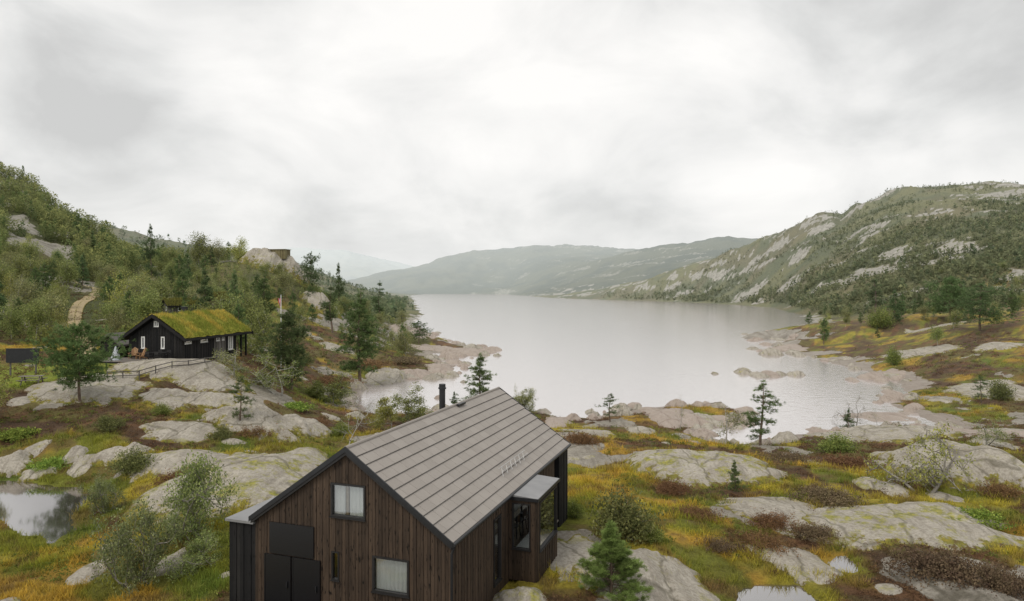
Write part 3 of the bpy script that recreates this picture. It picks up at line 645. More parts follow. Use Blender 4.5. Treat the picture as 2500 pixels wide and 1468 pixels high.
def pine(seed,h=6.,r=1.8,base=.25,nb=26,prof='cone',nl=.22,nw=.03,m=10,per=9,col=(.034,.058,.018),up=.25,gap=.15,lean=.0,droop=.1,lat_=.18,br=(3,6),nsp=.6,jit=.75):
    rg=np.random.default_rng(seed); tb=Tubes(5)
    ks=np.linspace(0,1,9); wob=.02 if jit>.5 else .005; tr=np.column_stack([lean*h*ks**2+wob*h*np.sin(ks*5+seed)-wob*h*math.sin(seed),wob*h*np.cos(ks*4+seed*2)-wob*h*math.cos(seed*2),ks*h])
    rad=.018*h*(1-ks*.93)+.004; tr[0,2]=-.3; tb.add(list(tr),rad); Cc=[];Dd=[]
    for k in range(nb):
        t=(k+rg.random()*.8)/nb
        if rg.random()<gap: continue
        zf=base+(1-base)*t**.95*.97; p=np.array([np.interp(zf,ks,tr[:,i]) for i in range(3)])
        if prof=='cone': L=r*((1-t)**.85+.06)
        elif prof=='broad': L=r*(math.sin(math.pi*min(1,(t*.8+.22)))**.7*.95+.08)
        else: L=r*(.35+.65*math.sin(math.pi*(t*.85+.1)))*(1.05-.55*t)
        L*=1-jit*.53+jit*rg.random()
        for q in range(rg.integers(*br)):
            az=rg.random()*6.283; LL=L*(1-.45*jit/.75+.6*jit/.75*rg.random()); el=up*(.3+1.2*t)+.25*rg.normal()*.6
            d=np.array([math.cos(az)*math.cos(el),math.sin(az)*math.cos(el),math.sin(el)])
            pts=[p]; dd=d.copy(); 
            for s_ in range(4):
                dd=unit(dd+rg.normal(size=3)*.14+np.array([0,0,-droop if s_<2 else .14])); pts.append(pts[-1]+dd*LL/4)
            tb.add(pts,[.004*h*(1-t*.5)*w_+.003 for w_ in (1,.75,.5,.32,.12)])
            npc=max(3,int(per*LL/r*1.5))
            for _ in range(npc):
                s_=.3+.7*rg.random()**.7; f=s_*4; i0=min(3,int(f)); q0=pts[i0]+(pts[i0+1]-pts[i0])*(f-i0)
                lat=rg.normal(size=3)*LL*lat_*np.array([1,1,.4]); Cc.append(q0+lat); Dd.append(unit(d*.7+lat*2/(LL+.1)+np.array([0,0,.45])))
    for _ in range(6): Cc.append(tr[-1]+rg.normal(size=3)*.02*h-np.array([0,0,.02*h*rg.random()])); Dd.append(np.array([0,0,1.]))
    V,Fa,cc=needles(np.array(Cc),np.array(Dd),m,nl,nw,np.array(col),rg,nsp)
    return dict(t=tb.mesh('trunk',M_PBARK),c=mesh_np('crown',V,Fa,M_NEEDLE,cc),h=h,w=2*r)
def birch(seed,h=5.,w=3.2,stems=1,lev=3,ch=6,leaf=.09,m=9,spread=.2,cols=((.075,.095,.03),(.14,.14,.042)),lean=.15,bare=0.,bark=None,upb=.12,start=.3,rad=.016,spl=.6):
    rg=np.random.default_rng(seed); tb=Tubes(5); Cc=[]
    def grow(p,d,L,r0,l):
        pts=[p]; dd=d.copy(); n=5 if l==0 else 4
        for s_ in range(n):
            dd=unit(dd+rg.normal(size=3)*(.16 if l==0 else .28)+np.array([0,0,upb])); pts.append(pts[-1]+dd*L/n)
        tb.add(pts,[max(.0035,r0*(1-.8*i/n)) for i in range(n+1)])
        if l<lev:
            for c_ in range(ch if l==0 else max(3,ch-1-l)):
                f=(start if l==0 else .25)+(1-(start if l==0 else .25))*rg.random(); f*=n*.999; i0=int(f); q=pts[i0]+(pts[i0+1]-pts[i0])*(f-i0)
                nd_=unit(dd*.45+unit(rg.normal(size=3))*(spl+.25)); grow(q,nd_,L*(.42+.2*rg.random()),r0*.45,l+1)
        if l>=lev-1 and rg.random()>bare:
            for i in range(1,n+1):
                if rg.random()>bare*.7: Cc.append(pts[i])
    for s_ in range(stems):
        az=rg.random()*6.283; ln=lean*(1 if stems==1 else 1.0+rg.random()); p0=np.array([math.cos(az)*.06*stems,math.sin(az)*.06*stems,-.2])
        grow(p0,unit(np.array([math.cos(az)*ln,math.sin(az)*ln,1.])),h*(.62+.12*rg.random())*(1 if s_==0 else .75+.25*rg.random()),rad*h,0)
    C_=np.array(Cc) if Cc else np.zeros((1,3))
    V,Fa,cc=leaves(C_,m,spread,leaf,(np.array(cols[0]),np.array(cols[1])),rg)
    tv=np.array(tb.V); hz=max(np.percentile(V[:,2],99.5),tv[:,2].max()); 
    wd=max(np.percentile(V[:,0],98)-np.percentile(V[:,0],2),np.percentile(tv[:,0],97)-np.percentile(tv[:,0],3))
    return dict(t=tb.mesh('trunk',bark or M_BBARK),c=mesh_np('crown',V,Fa,M_LEAF,cc),h=hz,w=wd)
def bush(seed,h=1.2,w=2.0,n=420,leaf=.06,m=8,cols=((.05,.065,.025),(.11,.11,.04)),bark=None):
    rg=np.random.default_rng(seed); tb=Tubes(4); Cc=[]
    for k in range(46):
        az=rg.random()*6.283; e=rg.random()**.6; rr_=.65+.6*rg.random(); d=np.array([math.cos(az)*w/2*e*rr_,math.sin(az)*w/2*e*rr_,h*(1.02-.55*e*e)*(.4+.65*rg.random())])
        p=[np.array([d[0]*.08,d[1]*.08,-.15])]
        for f in (.35,.7,1.): p.append(d*np.array([f,f,f**.8])+rg.normal(size=3)*.05*h)
        tb.add(p,[.012*h+.003,.009*h,.006*h,.002])
        for _ in range(n//46):
            f=.35+.65*rg.random(); Cc.append(d*np.array([f,f,f**.8])+rg.normal(size=3)*.10*w*np.array([1,1,.6*h/w*1.6]))
    C_=np.array(Cc); C_[:,2]=np.abs(C_[:,2])
    V,Fa,cc=leaves(C_,m,.09*h+.02,leaf,(np.array(cols[0]),np.array(cols[1])),rg)
    return dict(t=tb.mesh('stems',bark or M_TWIG),c=mesh_np('foliage',V,Fa,M_LEAF,cc),h=h*1.08,w=w*1.08)
PG=(.052,.076,.027); DG=(.045,.065,.026)
P_BROAD=[pine(1,6,2.2,.26,26,'broad',.22,.044,13,16,PG,.2,.08,.04),pine(2,6,2.3,.24,22,'broad',.22,.042,12,14,DG,.15,.12,-.05)]
P_MULTI=pine(3,6,2.0,.12,28,'round',.22,.042,13,15,DG,.2,.08,.03)
P_SLIM=[pine(4,7,1.35,.18,26,'round',.2,.042,12,13,PG,.1,.14,.02),pine(5,7,1.25,.28,22,'round',.2,.040,11,11,DG,.1,.22,-.02)]
P_SPARSE=pine(6,6.4,1.8,.14,21,'round',.22,.040,12,13,PG,.12,.17,.03,.12,.16,(2,5))
P_CONE=[pine(7,4.5,1.35,.05,24,'cone',.18,.034,12,12,(.065,.09,.036),.3,.1),pine(8,4.5,1.3,.06,24,'cone',.2,.038,11,11,DG,.05,.12)]
P_THIN=pine(9,4,1.05,.25,16,'round',.16,.03,11,10,(.05,.068,.027),.15,.2,0,.1,.16,(2,4))
P_YOUNG=pine(10,2.7,.95,.0,26,'cone',.105,.011,28,17,(.092,.132,.040),.62,.0,0,-.05,.085,(4,7),.42,.32)
P_FAR=[pine(20+k,6,1.5,.15,18,('round','cone','broad','round')[k%4],.30,.085,6,10,(PG,DG,PG,PG)[k%4],.15,.12) for k in range(4)]
BC=((.072,.090,.030),(.135,.142,.048)); BY=((.11,.125,.038),(.185,.178,.052)); BO=((.085,.097,.042),(.15,.145,.062))
B_FAR=[birch(40+k,5.5,3.0,1,2,9,.10,14,.40,(BC,BO,BY,BC,BO,BC)[k],.12,.08,None,.25,.22,.014,.5) for k in range(6)]
B_LEAF=[birch(50,5,3.4,2,3,6,.07,8,.16,BC),birch(51,5,3.4,1,3,7,.07,8,.16,BY),birch(52,5,3.4,3,3,6,.065,8,.15,BO)]
B_SPARSE=[birch(60,5,3,1,3,6,.05,6,.13,BO,.1,.25),birch(61,5,3,2,3,6,.05,6,.13,BC,.2,.3),birch(62,5,2.4,1,2,7,.05,5,.12,BO,.1,.45,None,.12,.3,.012)]
B_BARE=birch(65,5,3.4,2,3,7,.045,3,.1,BO,.3,.8,M_TWIG,.04,.15,.016,.8)
B_GNARL=birch(66,4,4,3,3,7,.055,5,.12,BY,.5,.6,M_TWIG,.06,.12,.022,.9)
W_BIG=[birch(70,3.2,3.4,5,3,6,.042,6,.12,((.062,.078,.034),(.118,.125,.056)),.45,.12,M_TWIG,.08,.1,.014,.75),birch(71,3.2,3.4,5,3,6,.042,6,.12,((.068,.088,.031),(.135,.147,.053)),.5,.2,M_TWIG,.08,.1,.014,.75)]
U_OL=[bush(80,1.2,2,600,.045,9,((.055,.068,.026),(.108,.11,.042))),bush(81,1.2,2,600,.045,9,((.055,.077,.022),(.122,.132,.036)))]
U_GR=bush(82,.6,2.4,560,.055,9,((.062,.10,.02),(.135,.165,.034))); U_HE=bush(83,.4,2.4,800,.03,10,((.058,.040,.028),(.11,.086,.05))); U_BR=bush(84,.4,2.4,800,.03,10,((.070,.040,.023),(.12,.074,.036)))
print('protos',time.time()-T0)
TREES=[]
def put(P,name,label,cat,X,Y,Z,h,w,group=None,rot=None):
    o=empty(name,(X,Y,Z),rot if rot is not None else random.random()*6.28,label,cat,group)
    s=w/P['w']; o.scale=(s,s,h/P['h'])
    obj(P['t'].name.split('.')[0],P['t'],o); obj(P['c'].name.split('.')[0],P['c'],o); TREES.append((X,Y,w)); return o
def plant(P,name,label,cat,px,top,wpx,base=None,Y=None,group=None,rot=None):
    X,Yy,Z=at(px,base) if base else on(px,Y)
    h=topz(top,Yy)-Z; w=wpx*Yy/F
    if h<.2 or h>14: print('WARN height',label,round(h,2),round(Yy,1))
    return put(P,name,label,cat,X,Yy,Z,max(h,.25),w,group,rot)
def pt(P,lb,*a,**k): return plant(P,'pine_tree',lb,'pine tree',*a,**k)
def bt(P,lb,*a,**k): return plant(P,'birch_tree',lb,'birch tree',*a,**k)
def sh(P,lb,px,top,wpx,base=None,Y=None):
    if base and (P is U_HE or P is U_BR or P is U_GR): top=base-(base-top)*.52
    return plant(P,'shrub',lb,'shrub',px,top,wpx,base=base,Y=Y)
pt(P_BROAD[0],'broad dark pine with bare trunk at left before the turf roofed cabin',195,788,155,base=982)
pt(P_MULTI,'dense dark pine standing right of the flagpole',712,760,135,base=952)
pt(P_SLIM[0],'tall slim pine on the heath between cabin and lake',880,710,95,Y=112)
pt(P_THIN,'thin young pine on the rocks below the turf roofed cabin',585,922,78,base=1052)
pt(P_BROAD[1],'little spreading pine alone on the rock spit',1022,784,54,base=840)
pt(P_CONE[0],'pale conical pine rising behind the front house roof ridge',1174,868,90,base=985)
pt(P_CONE[1],'tiny conifer just right of the front house chimney',1107,958,28,base=1006)
pt(P_THIN,'small pine on the shore left of the near peninsula',1490,962,54,base=1030)
pt(P_SPARSE,'tall open pine at the water edge right of the near peninsula',1855,936,120,base=1088)
pt(P_CONE[0],'small bushy pine on the mossy rounded rock',1795,1126,44,base=1198)
pt(P_YOUNG,'bright young pine at the bottom edge beside the front house',1492,1280,185,Y=23.5)
pt(P_THIN,'thin pine on the right shore shelf',2396,918,46,base=990)
pt(P_BROAD[1],'largest broad pine at the right edge on the heath',2392,693,118,base=808)
pt(P_BROAD[0],'dark broad pine left behind the largest right pine',2320,676,88,base=790)
pt(P_SLIM[1],'tall pine at the left of the right pine stand',2137,682,54,base=770)
pt(P_CONE[1],'dark conical pine inside the right pine stand',2180,712,54,base=785)
pt(P_CONE[1],'dark spruce like pine on the skyline of the left ridge',371,553,46,Y=185)
pt(P_BROAD[1],'dark pine on the right shoulder of the knoll',757,618,54,Y=185)
pt(P_CONE[1],'dark conical pine on the slope right of the knoll',828,648,44,Y=178)
pt(P_CONE[0],'tall conical pine behind the turf roof',570,664,60,Y=112)
pt(P_CONE[1],'small dark pine beside the bare birch at the right inlet',2071,1000,32,base=1052)
pt(P_SLIM[1],'slim pine at the right end of the wooded slope',930,690,40,Y=200)
pt(P_SLIM[0],'tall pine in the wood behind the flagpole',650,668,56,Y=128)
pt(P_SLIM[1],'slender pine left of the tall slim heath pine',812,700,52,Y=150)
bt(B_FAR[0],'round skyline birch on the knoll left of its rock dome',485,568,46,Y=188)
bt(B_FAR[1],'low skyline birch next to the knoll rock dome',532,584,40,Y=188)
bt(B_FAR[2],'windswept skyline birch touching the knoll rock dome',586,580,44,Y=192)
bt(B_LEAF[2],'round leafy birch above the front house roof ridge',1275,938,62,base=1012)
bt(B_LEAF[0],'leafy birch at the cove left of the chimney',995,932,80,base=1038)
bt(B_LEAF[1],'pale leafy birch left of the cove birch',955,970,60,base=1050)
bt(B_SPARSE[1],'spreading birch with white limbs left of the dense dark pine',682,848,120,base=965)
bt(B_SPARSE[0],'slim pale birch at the railing end of the turf roofed cabin',573,846,62,base=925)
bt(B_SPARSE[2],'thin almost bare birch behind the front gable peak',845,955,110,base=1110)
bt(B_LEAF[1],'leaning birch with pale trunk cut by the left edge',0,872,95,base=1042)
bt(B_SPARSE[2],'bare sapling on the near peninsula',1660,962,46,base=1050)
bt(B_SPARSE[0],'thin sapling below the near peninsula',1772,998,56,base=1086)
bt(B_GNARL,'gnarled half bare birch in front of the largest boulder',2255,1040,160,base=1208)
bt(B_SPARSE[1],'round birch above the largest boulder at right',2405,1008,95,base=1090)
bt(B_BARE,'bare pale birch at the right inlet',2088,958,70,base=1045)
bt(B_SPARSE[2],'small thin sapling on the pink shelf at right',2142,992,36,base=1040)
bt(B_SPARSE[0],'pale thin birch on the shore by the rock shelf',962,788,55,base=838)
bt(B_LEAF[0],'leafy birch in heather left of the cove',810,905,80,base=985)
bt(B_SPARSE[1],'half bare birch rooted in the willow thicket',470,1140,110,base=1270)
sh(W_BIG[0],'large grey green willow thicket at lower left beside the front house',330,1215,170,base=1420)
sh(W_BIG[1],'willow bush right behind the large thicket against the annex',430,1130,165,base=1320)
sh(W_BIG[0],'small willow bush between the pond and the large thicket',262,1160,70,base=1250)
sh(W_BIG[1],'low willow bush at the lower right end of the thicket',445,1320,120,Y=27)
sh(U_OL[0],'round olive bush in the meadow right of the front house',1520,1195,165,base=1312)
sh(U_OL[1],'low green shrub at the porch corner of the front house',1400,1222,60,base=1262)
sh(U_GR,'bright green low bush on the lichen slab at right',2385,1222,150,base=1275)
sh(U_HE,'grey heather mound in the lower right corner',2290,1310,280,base=1400)
sh(U_HE,'dark heather mound right of the lower right mound',2440,1345,210,base=1440)
sh(U_HE,'heather mound between the flat slab and the lichen slab',2020,1165,190,base=1225)
sh(U_BR,'brown heather mound behind the olive bush',1420,1038,110,base=1082)
sh(U_OL[1],'olive bush on the heather in front of the right inlet',2040,1060,110,base=1105)
sh(U_BR,'brown heather mound on top of the largest boulder side',2440,1150,110,base=1215)
sh(U_OL[1],'bright leafy bush in the right pine stand',2150,752,70,base=800)
sh(U_OL[0],'grey green bush on the right shore heath',2440,925,60,base=975)
sh(U_OL[1],'rounded green bush at the right shore edge',2182,845,40,base=892)
sh(U_BR,'rusty heather mound under the thin young pine',610,1020,130,base=1062)
sh(U_OL[0],'olive bush in front of the blocky pond rocks',330,1095,110,base=1150)
sh(U_GR,'green fern patch above the left pond',130,1095,100,base=1140)
sh(U_GR,'green juniper mat near the rock dome',720,965,100,base=1000)
sh(U_BR,'rusty heather mound left of the mossy slab',440,1130,140,base=1180)
sh(U_GR,'green juniper tuft at the left edge under the leaning birch',40,1025,120,base=1068)
sh(U_HE,'grey heather mound on the slab by the pool',1990,1265,150,base=1310)
sh(U_BR,'rusty heather mound in the meadow below the mossy rounded rock',1640,1165,130,base=1200)
sh(U_OL[1],'green bush left of the domed bare rock',1590,1280,70,base=1320)
sh(U_OL[0],'olive bush at the far right behind the gnarled birch',2480,1125,70,base=1170)
for px,top,wpx,base,lb in [(1700,1225,140,1262,'brown heather mound in the middle of the right meadow'),(1880,1240,150,1280,'heather mound over the flat grey slab'),(1930,1095,180,1130,'dark heather mound behind the low rock tail'),(2080,1100,190,1140,'dark heather mound left of the largest boulder'),
   (1750,1300,130,1340,'heather mound right of the domed bare rock'),(1860,1290,160,1330,'russet heather mound above the pale slab by the pool'),(900,870,140,895,'brown heather mound on the headland'),(985,860,140,885,'brown heather mound at the headland end'),(800,905,150,935,'brown heather mound right of the dense dark pine'),(760,1010,110,1040,'brown heather mound right of the pale rock hump')]:
    sh(U_HE if px%20 else U_BR,lb,px,top,wpx,base=base)
for px,top,wpx,base,lb in [(640,905,60,940,'small olive bush between the railing slab and the dense dark pine'),(770,935,60,970,'olive bush on the heath left of the cove birch'),(740,860,50,890,'small bush on the heath beside the pale flat rock'),(545,1040,60,1075,'olive bush at the left foot of the grey rock dome'),
   (260,1010,80,1050,'olive bush on the heath above the pond rocks'),(390,985,60,1015,'small olive bush under the sloping rock hump'),(830,1030,60,1062,'olive bush behind the front gable peak')]:
    sh(U_OL[px//10%2],lb,px,top,wpx,base=base)
# wooded left slope, individually
def pick(n,u0,u1,Y0,Y1,test,mind,existing):
    out=[]; tries=0
    while len(out)<n and tries<n*60:
        tries+=1; u=u0+(u1-u0)*random.random(); Yv=math.exp(math.log(Y0)+(math.log(Y1)-math.log(Y0))*random.random()); Xv=(u-HX)/F*Yv
        if not test(u,Yv,Xv): continue
        if any((Xv-q[0])**2+(Yv-q[1])**2<(mind*(.6+Yv/220))**2 for q in out+existing): continue
        out.append((Xv,Yv,u))
    return out
def wtest(u,Yv,Xv):
    if np.min(np.hypot(TRK[:,0]-Xv,TRK[:,1]-Yv))<2.4: return False
    if 165<u<252 and 88<Yv<148: return False
    tx_,ty_=loc2(TO,TU,TV,Xv,Yv)
    if rectd(tx_,ty_,-10,2.5,-8,15.5)<1.5: return False
    if u>640 and Yv<150 and random.random()<.88: return False
    if 820<u<950 and Yv<165: return False
    if u>560 and Yv<118 and random.random()<.85: return False
    if 360<u<560 and Yv<118 and random.random()<.7: return False
    if 380<u<440 and Yv<116: return False
    if 590<u<760 and Yv>178: return False
    if 0<u<185 and 170<Yv<224: return False
    return True
sp=pick(255,-160,1000,88,215,wtest,2.4,[(t[0],t[1]) for t in TREES])
sx=np.array([s[0] for s in sp]); sy=np.array([s[1] for s in sp]); zz,AA=G(sx,sy,True)
for (Xv,Yv,u),z_,d_ in zip(sp,zz,AA['d']):
    if d_<3.5: continue
    ispine=random.random()<.30
    zone=('left of the gravel track' if u<190 else 'between the gravel track and the knoll' if u<470 else 'on the slope below the knoll' if u<760 else 'on the slope running down to the lake')
    P=random.choice(P_FAR) if ispine else random.choice(B_FAR); s=random.choice((.55,.7,.85,1.0,1.1,1.3))*(.85 if 130<Yv and u>250 else 1)
    h=(6.2 if ispine else 5.4)*s; w=(2.7 if ispine else 3.1)*s
    put(P,'pine_tree' if ispine else 'birch_tree',('dark pine' if ispine else 'leafy birch')+' in the wood '+zone,'pine tree' if ispine else 'birch tree',Xv,Yv,z_,h,w,('pines' if ispine else 'birches')+' in the wood '+zone)
def rtest(u,Yv,Xv): return True
sp=pick(120,1960,2700,140,380,rtest,3.4,[(t[0],t[1]) for t in TREES])
sx=np.array([s[0] for s in sp]); sy=np.array([s[1] for s in sp]); zz,AA=G(sx,sy,True)
for (Xv,Yv,u),z_,d_ in zip(sp,zz,AA['d']):
    if d_<6 or (Yv<200 and random.random()<.6): continue
    ispine=random.random()<.5; P=random.choice(P_FAR) if ispine else random.choice(B_FAR); s=random.uniform(.5,1.1); near=Yv<230
    put(P,'pine_tree' if ispine else 'birch_tree',('dark pine' if ispine else 'leafy birch')+(' scattered on the right heath near the shore' if near else ' at the foot of the right hill'),'pine tree' if ispine else 'birch tree',Xv,Yv,z_,(6.5 if ispine else 5)*s,(2.8 if ispine else 3.2)*s,('pines' if ispine else 'birches')+(' on the right heath' if near else ' at the foot of the right hill'))
print('trees',time.time()-T0)
# forests that read as a mass
def forest(name,label,Xs,Ys,Zs,hs,ntri,cola,colb,pinefrac=.4,tw=.42,cat='forest'):
    rg=np.random.default_rng(5); N=len(Xs); K=N*ntri
    isp=np.repeat(rg.random(N)<pinefrac,ntri); hh=np.repeat(hs,ntri)
    t=rg.random(K); az=rg.random(K)*6.283
    rr=np.where(isp,.26*(1.05-t),.36*np.sqrt(np.clip(1-(2*t-1.0)**2,0.05,1)))*(.35+.65*np.sqrt(rg.random(K)))
    cx=np.repeat(Xs,ntri)+rr*np.cos(az)*hh; cy=np.repeat(Ys,ntri)+rr*np.sin(az)*hh; cz=np.repeat(Zs,ntri)+hh*(.06+.92*t)
    c_=np.stack([cx,cy,cz],-1); s=(tw*hh*(.5+.5*rg.random(K))*(ntri/24)**-.5*.55)[:,None]
    V=np.stack([c_+unit(rg.normal(size=(K,3)))*s for _ in range(3)],1).reshape(-1,3)
    tc=rg.random((N,1)); col=cola[None]*(1-tc)+colb[None]*tc; col=col*(.82+.36*rg.random((N,1)))
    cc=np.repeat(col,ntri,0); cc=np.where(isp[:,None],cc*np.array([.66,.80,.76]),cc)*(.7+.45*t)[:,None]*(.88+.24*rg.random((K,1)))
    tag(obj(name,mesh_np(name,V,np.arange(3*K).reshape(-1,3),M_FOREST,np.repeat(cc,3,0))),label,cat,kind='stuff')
def scatter(n,u0,u1,Y0,Y1,p=1.0):
    u=u0+(u1-u0)*rng.random(n); y=(Y0**p+(Y1**p-Y0**p)*rng.random(n))**(1/p); return (u-HX)/F*y,y
def keep(mask,*arr): return [a[mask] for a in arr]
Xs,Ys=scatter(60000,1280,2800,290,1150); Zs,A=G(Xs,Ys,True); _,rk_,_2=masks(Xs,Ys,A)
den=fbm(Xs/45,Ys/45,5,111)
m=(A['d']>8)&(rk_<.25)&(A['rr']>A['rm'])&(A['tr']<1.03)&(A['tr']>-.5)&(den+.56-np.clip(A['tr'],0,1)*.52+.6*(rng.random(len(Xs))-.5)>.12)
Xs,Ys,Zs,trr=keep(m,Xs,Ys,Zs,A['tr'])
forest('hillside_forest','sparse birch and pine wood covering the rocky right hill',Xs,Ys,Zs,(2.0+3.4*rng.random(len(Xs))**2)*np.interp(trr,[.3,.9],[1.1,.62]),16,np.array((.058,.068,.030)),np.array((.094,.10,.044)),.22); print('right forest',len(Xs))
Xs,Ys=scatter(5600,-250,460,150,275); Zs,A=G(Xs,Ys,True); _,rk_,_2=masks(Xs,Ys,A)
trkd=np.min(np.hypot(Xs[:,None]-TRK[None,:,0],Ys[:,None]-TRK[None,:,1]),1)
m=(rk_<.2)&((A['rs']>Zs-12)|(A['u']<200))&(trkd>3.5)&((A['u']<330)|(Ys>195))&(rng.random(len(Xs))<.72)&offrock(Xs,Ys,1.0)&~((A['u']>10)&(A['u']<165)&(Ys>155)&(Ys<172)); Xs,Ys,Zs=keep(m,Xs,Ys,Zs)
forest('steep_slope_forest','birch wood covering the steep hill at the left edge',Xs,Ys,Zs,2.8+3.6*rng.random(len(Xs))**1.3,120,np.array((.065,.08,.028)),np.array((.135,.137,.046)),.26,.33); print('left forest',len(Xs))
Xs,Ys=scatter(4200,-200,1010,88,220); Zs,A=G(Xs,Ys,True); _,rk_,_2=masks(Xs,Ys,A)
trkd=np.min(np.hypot(Xs[:,None]-TRK[None,:,0],Ys[:,None]-TRK[None,:,1]),1); tx_,ty_=loc2(TO,TU,TV,Xs,Ys); U_=A['u']
m=(A['d']>4)&(rk_<.3)&(trkd>2.0)&(rectd(tx_,ty_,-10,2.5,-8,15.5)>2)&~((U_>640)&(Ys<150)&(rng.random(len(Xs))<.85))&~((U_>165)&(U_<252)&(Ys<140)&(rng.random(len(Xs))<.7))&~((U_>380)&(U_<440)&(Ys<116))&offrock(Xs,Ys,1.0)&~((U_>600)&(U_<750)&(Ys>184)); Xs,Ys,Zs=keep(m,Xs,Ys,Zs)
forest('undergrowth','young birches and bushes filling the wood behind the turf roofed cabin',Xs,Ys,Zs,.8+1.7*rng.random(len(Xs))**1.5,70,np.array((.072,.088,.031)),np.array((.145,.15,.048)),.12,.38,'undergrowth'); print('undergrowth',len(Xs))
Xs,Ys=scatter(5000,150,1060,270,900); Zs,A=G(Xs,Ys,True); m=(A['d']>8)&(rng.random(len(Xs))<.8); Xs,Ys,Zs=keep(m,Xs,Ys,Zs)
forest('backslope_forest','hazy wood on the slopes behind the left knoll',Xs,Ys,Zs,3.5+3*rng.random(len(Xs)),16,np.array((.055,.072,.034)),np.array((.085,.095,.044)),.3)
# ground cover
def housefree(X,Y):
    hx,hy=loc2(HO,HU,HV,X,Y); tx_,ty_=loc2(TO,TU,TV,X,Y)
    return (rectd(hx,hy,-8.1,1.1,-.2,13.3)>.15)&(rectd(tx_,ty_,-9.2,.8,-4.2,12.5)>.2)
def logscatter(n,u0,u1,Y0,Y1):
    u=u0+(u1-u0)*rng.random(n); y=np.exp(math.log(Y0)+(math.log(Y1)-math.log(Y0))*rng.random(n)); return (u-HX)/F*y,y
Xs,Ys=logscatter(85000,-250,2750,17,120); Zs,A=G(Xs,Ys,True); col,rk_,shr,he=ground_colour(Xs,Ys,A)
tus=fbm(Xs/1.1,Ys/1.1,3,119)
m=(A['d']>2)&(A['dp']>.1)&(rk_<.3)&(he<.55)&housefree(Xs,Ys)&offrock(Xs,Ys,.85)&(tus+.5*rng.random(len(Xs))>.05); Xs,Ys,Zs,col,tus=keep(m,Xs,Ys,Zs,col,tus)
N=len(Xs); nb=7; K=N*nb; rg=rng
sc_=np.repeat(np.clip(.55+Ys/60,.7,2.2),nb)
bx=np.repeat(Xs,nb)+rg.normal(size=K)*.11*sc_; by=np.repeat(Ys,nb)+rg.normal(size=K)*.11*sc_; bz=np.repeat(Zs,nb)-.03
hh=np.repeat(.10+.24*rg.random(N)**1.5+.36*np.clip(tus,0,1),nb)*(.6+.6*rg.random(K))*np.clip(sc_,.7,1.3); az=rg.random(K)*6.283; wd=.014*sc_
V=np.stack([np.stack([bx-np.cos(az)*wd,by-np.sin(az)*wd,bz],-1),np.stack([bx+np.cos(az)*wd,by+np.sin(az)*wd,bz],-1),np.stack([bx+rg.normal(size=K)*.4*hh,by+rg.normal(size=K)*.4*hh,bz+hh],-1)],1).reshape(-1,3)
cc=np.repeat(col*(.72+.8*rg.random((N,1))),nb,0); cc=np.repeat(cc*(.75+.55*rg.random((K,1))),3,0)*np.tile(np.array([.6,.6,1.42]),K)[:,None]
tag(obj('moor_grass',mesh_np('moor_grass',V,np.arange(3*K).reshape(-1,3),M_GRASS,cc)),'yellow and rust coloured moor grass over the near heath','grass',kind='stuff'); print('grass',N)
def clumps(name,label,n,Y0,Y1,cond,h0,cols,leafs,ln,cat):
    Xs,Ys=logscatter(n,-250,2750,Y0,Y1); Zs,A=G(Xs,Ys,True); col,rk_,shr,he=ground_colour(Xs,Ys,A)
    m=(A['d']>1.2)&(A['dp']>.15)&(rk_<.4)&cond(A,he,Xs,Ys)&housefree(Xs,Ys)&offrock(Xs,Ys,.85); Xs,Ys,Zs,col=keep(m,Xs,Ys,Zs,col); N=len(Xs)
    s=np.clip(.6+Ys/70,.8,2.4)[:,None]
    K=N*ln; d=rng.normal(size=(K,3)); d[:,2]=np.abs(d[:,2]); d=unit(d)*np.array([1,1,.75])
    r=np.repeat((h0*(.6+.8*rng.random((N,1))))*s,ln,0)*(.75+.3*rng.random((K,1)))
    c_=np.repeat(np.stack([Xs,Ys,Zs],-1),ln,0)+d*r; a=unit(rng.normal(size=(K,3))); b=unit(np.cross(a,rng.normal(size=(K,3)))); sz=leafs*np.repeat(s,ln,0)*(.6+.8*rng.random((K,1)))
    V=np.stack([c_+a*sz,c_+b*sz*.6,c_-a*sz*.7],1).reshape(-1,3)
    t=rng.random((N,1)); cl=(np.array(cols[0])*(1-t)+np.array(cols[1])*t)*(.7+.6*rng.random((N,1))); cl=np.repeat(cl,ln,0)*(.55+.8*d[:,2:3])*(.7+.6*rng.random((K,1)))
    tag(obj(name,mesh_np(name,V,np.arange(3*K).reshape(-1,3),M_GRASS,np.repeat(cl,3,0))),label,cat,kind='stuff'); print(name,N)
clumps('heather','low brown and purple heather spread over the heath',27000,17,150,lambda A,he,X,Y:he>.36,.19,((.10,.062,.038),(.185,.12,.058)),.046,30,'heather')
clumps('bilberry_scrub','low green bilberry and juniper scrub among the heather',15000,17,170,lambda A,he,X,Y:fbm(X/5+40,Y/5,3,121)>.05,.21,((.085,.12,.028),(.185,.20,.046)),.052,30,'scrub')
print('cover',time.time()-T0)
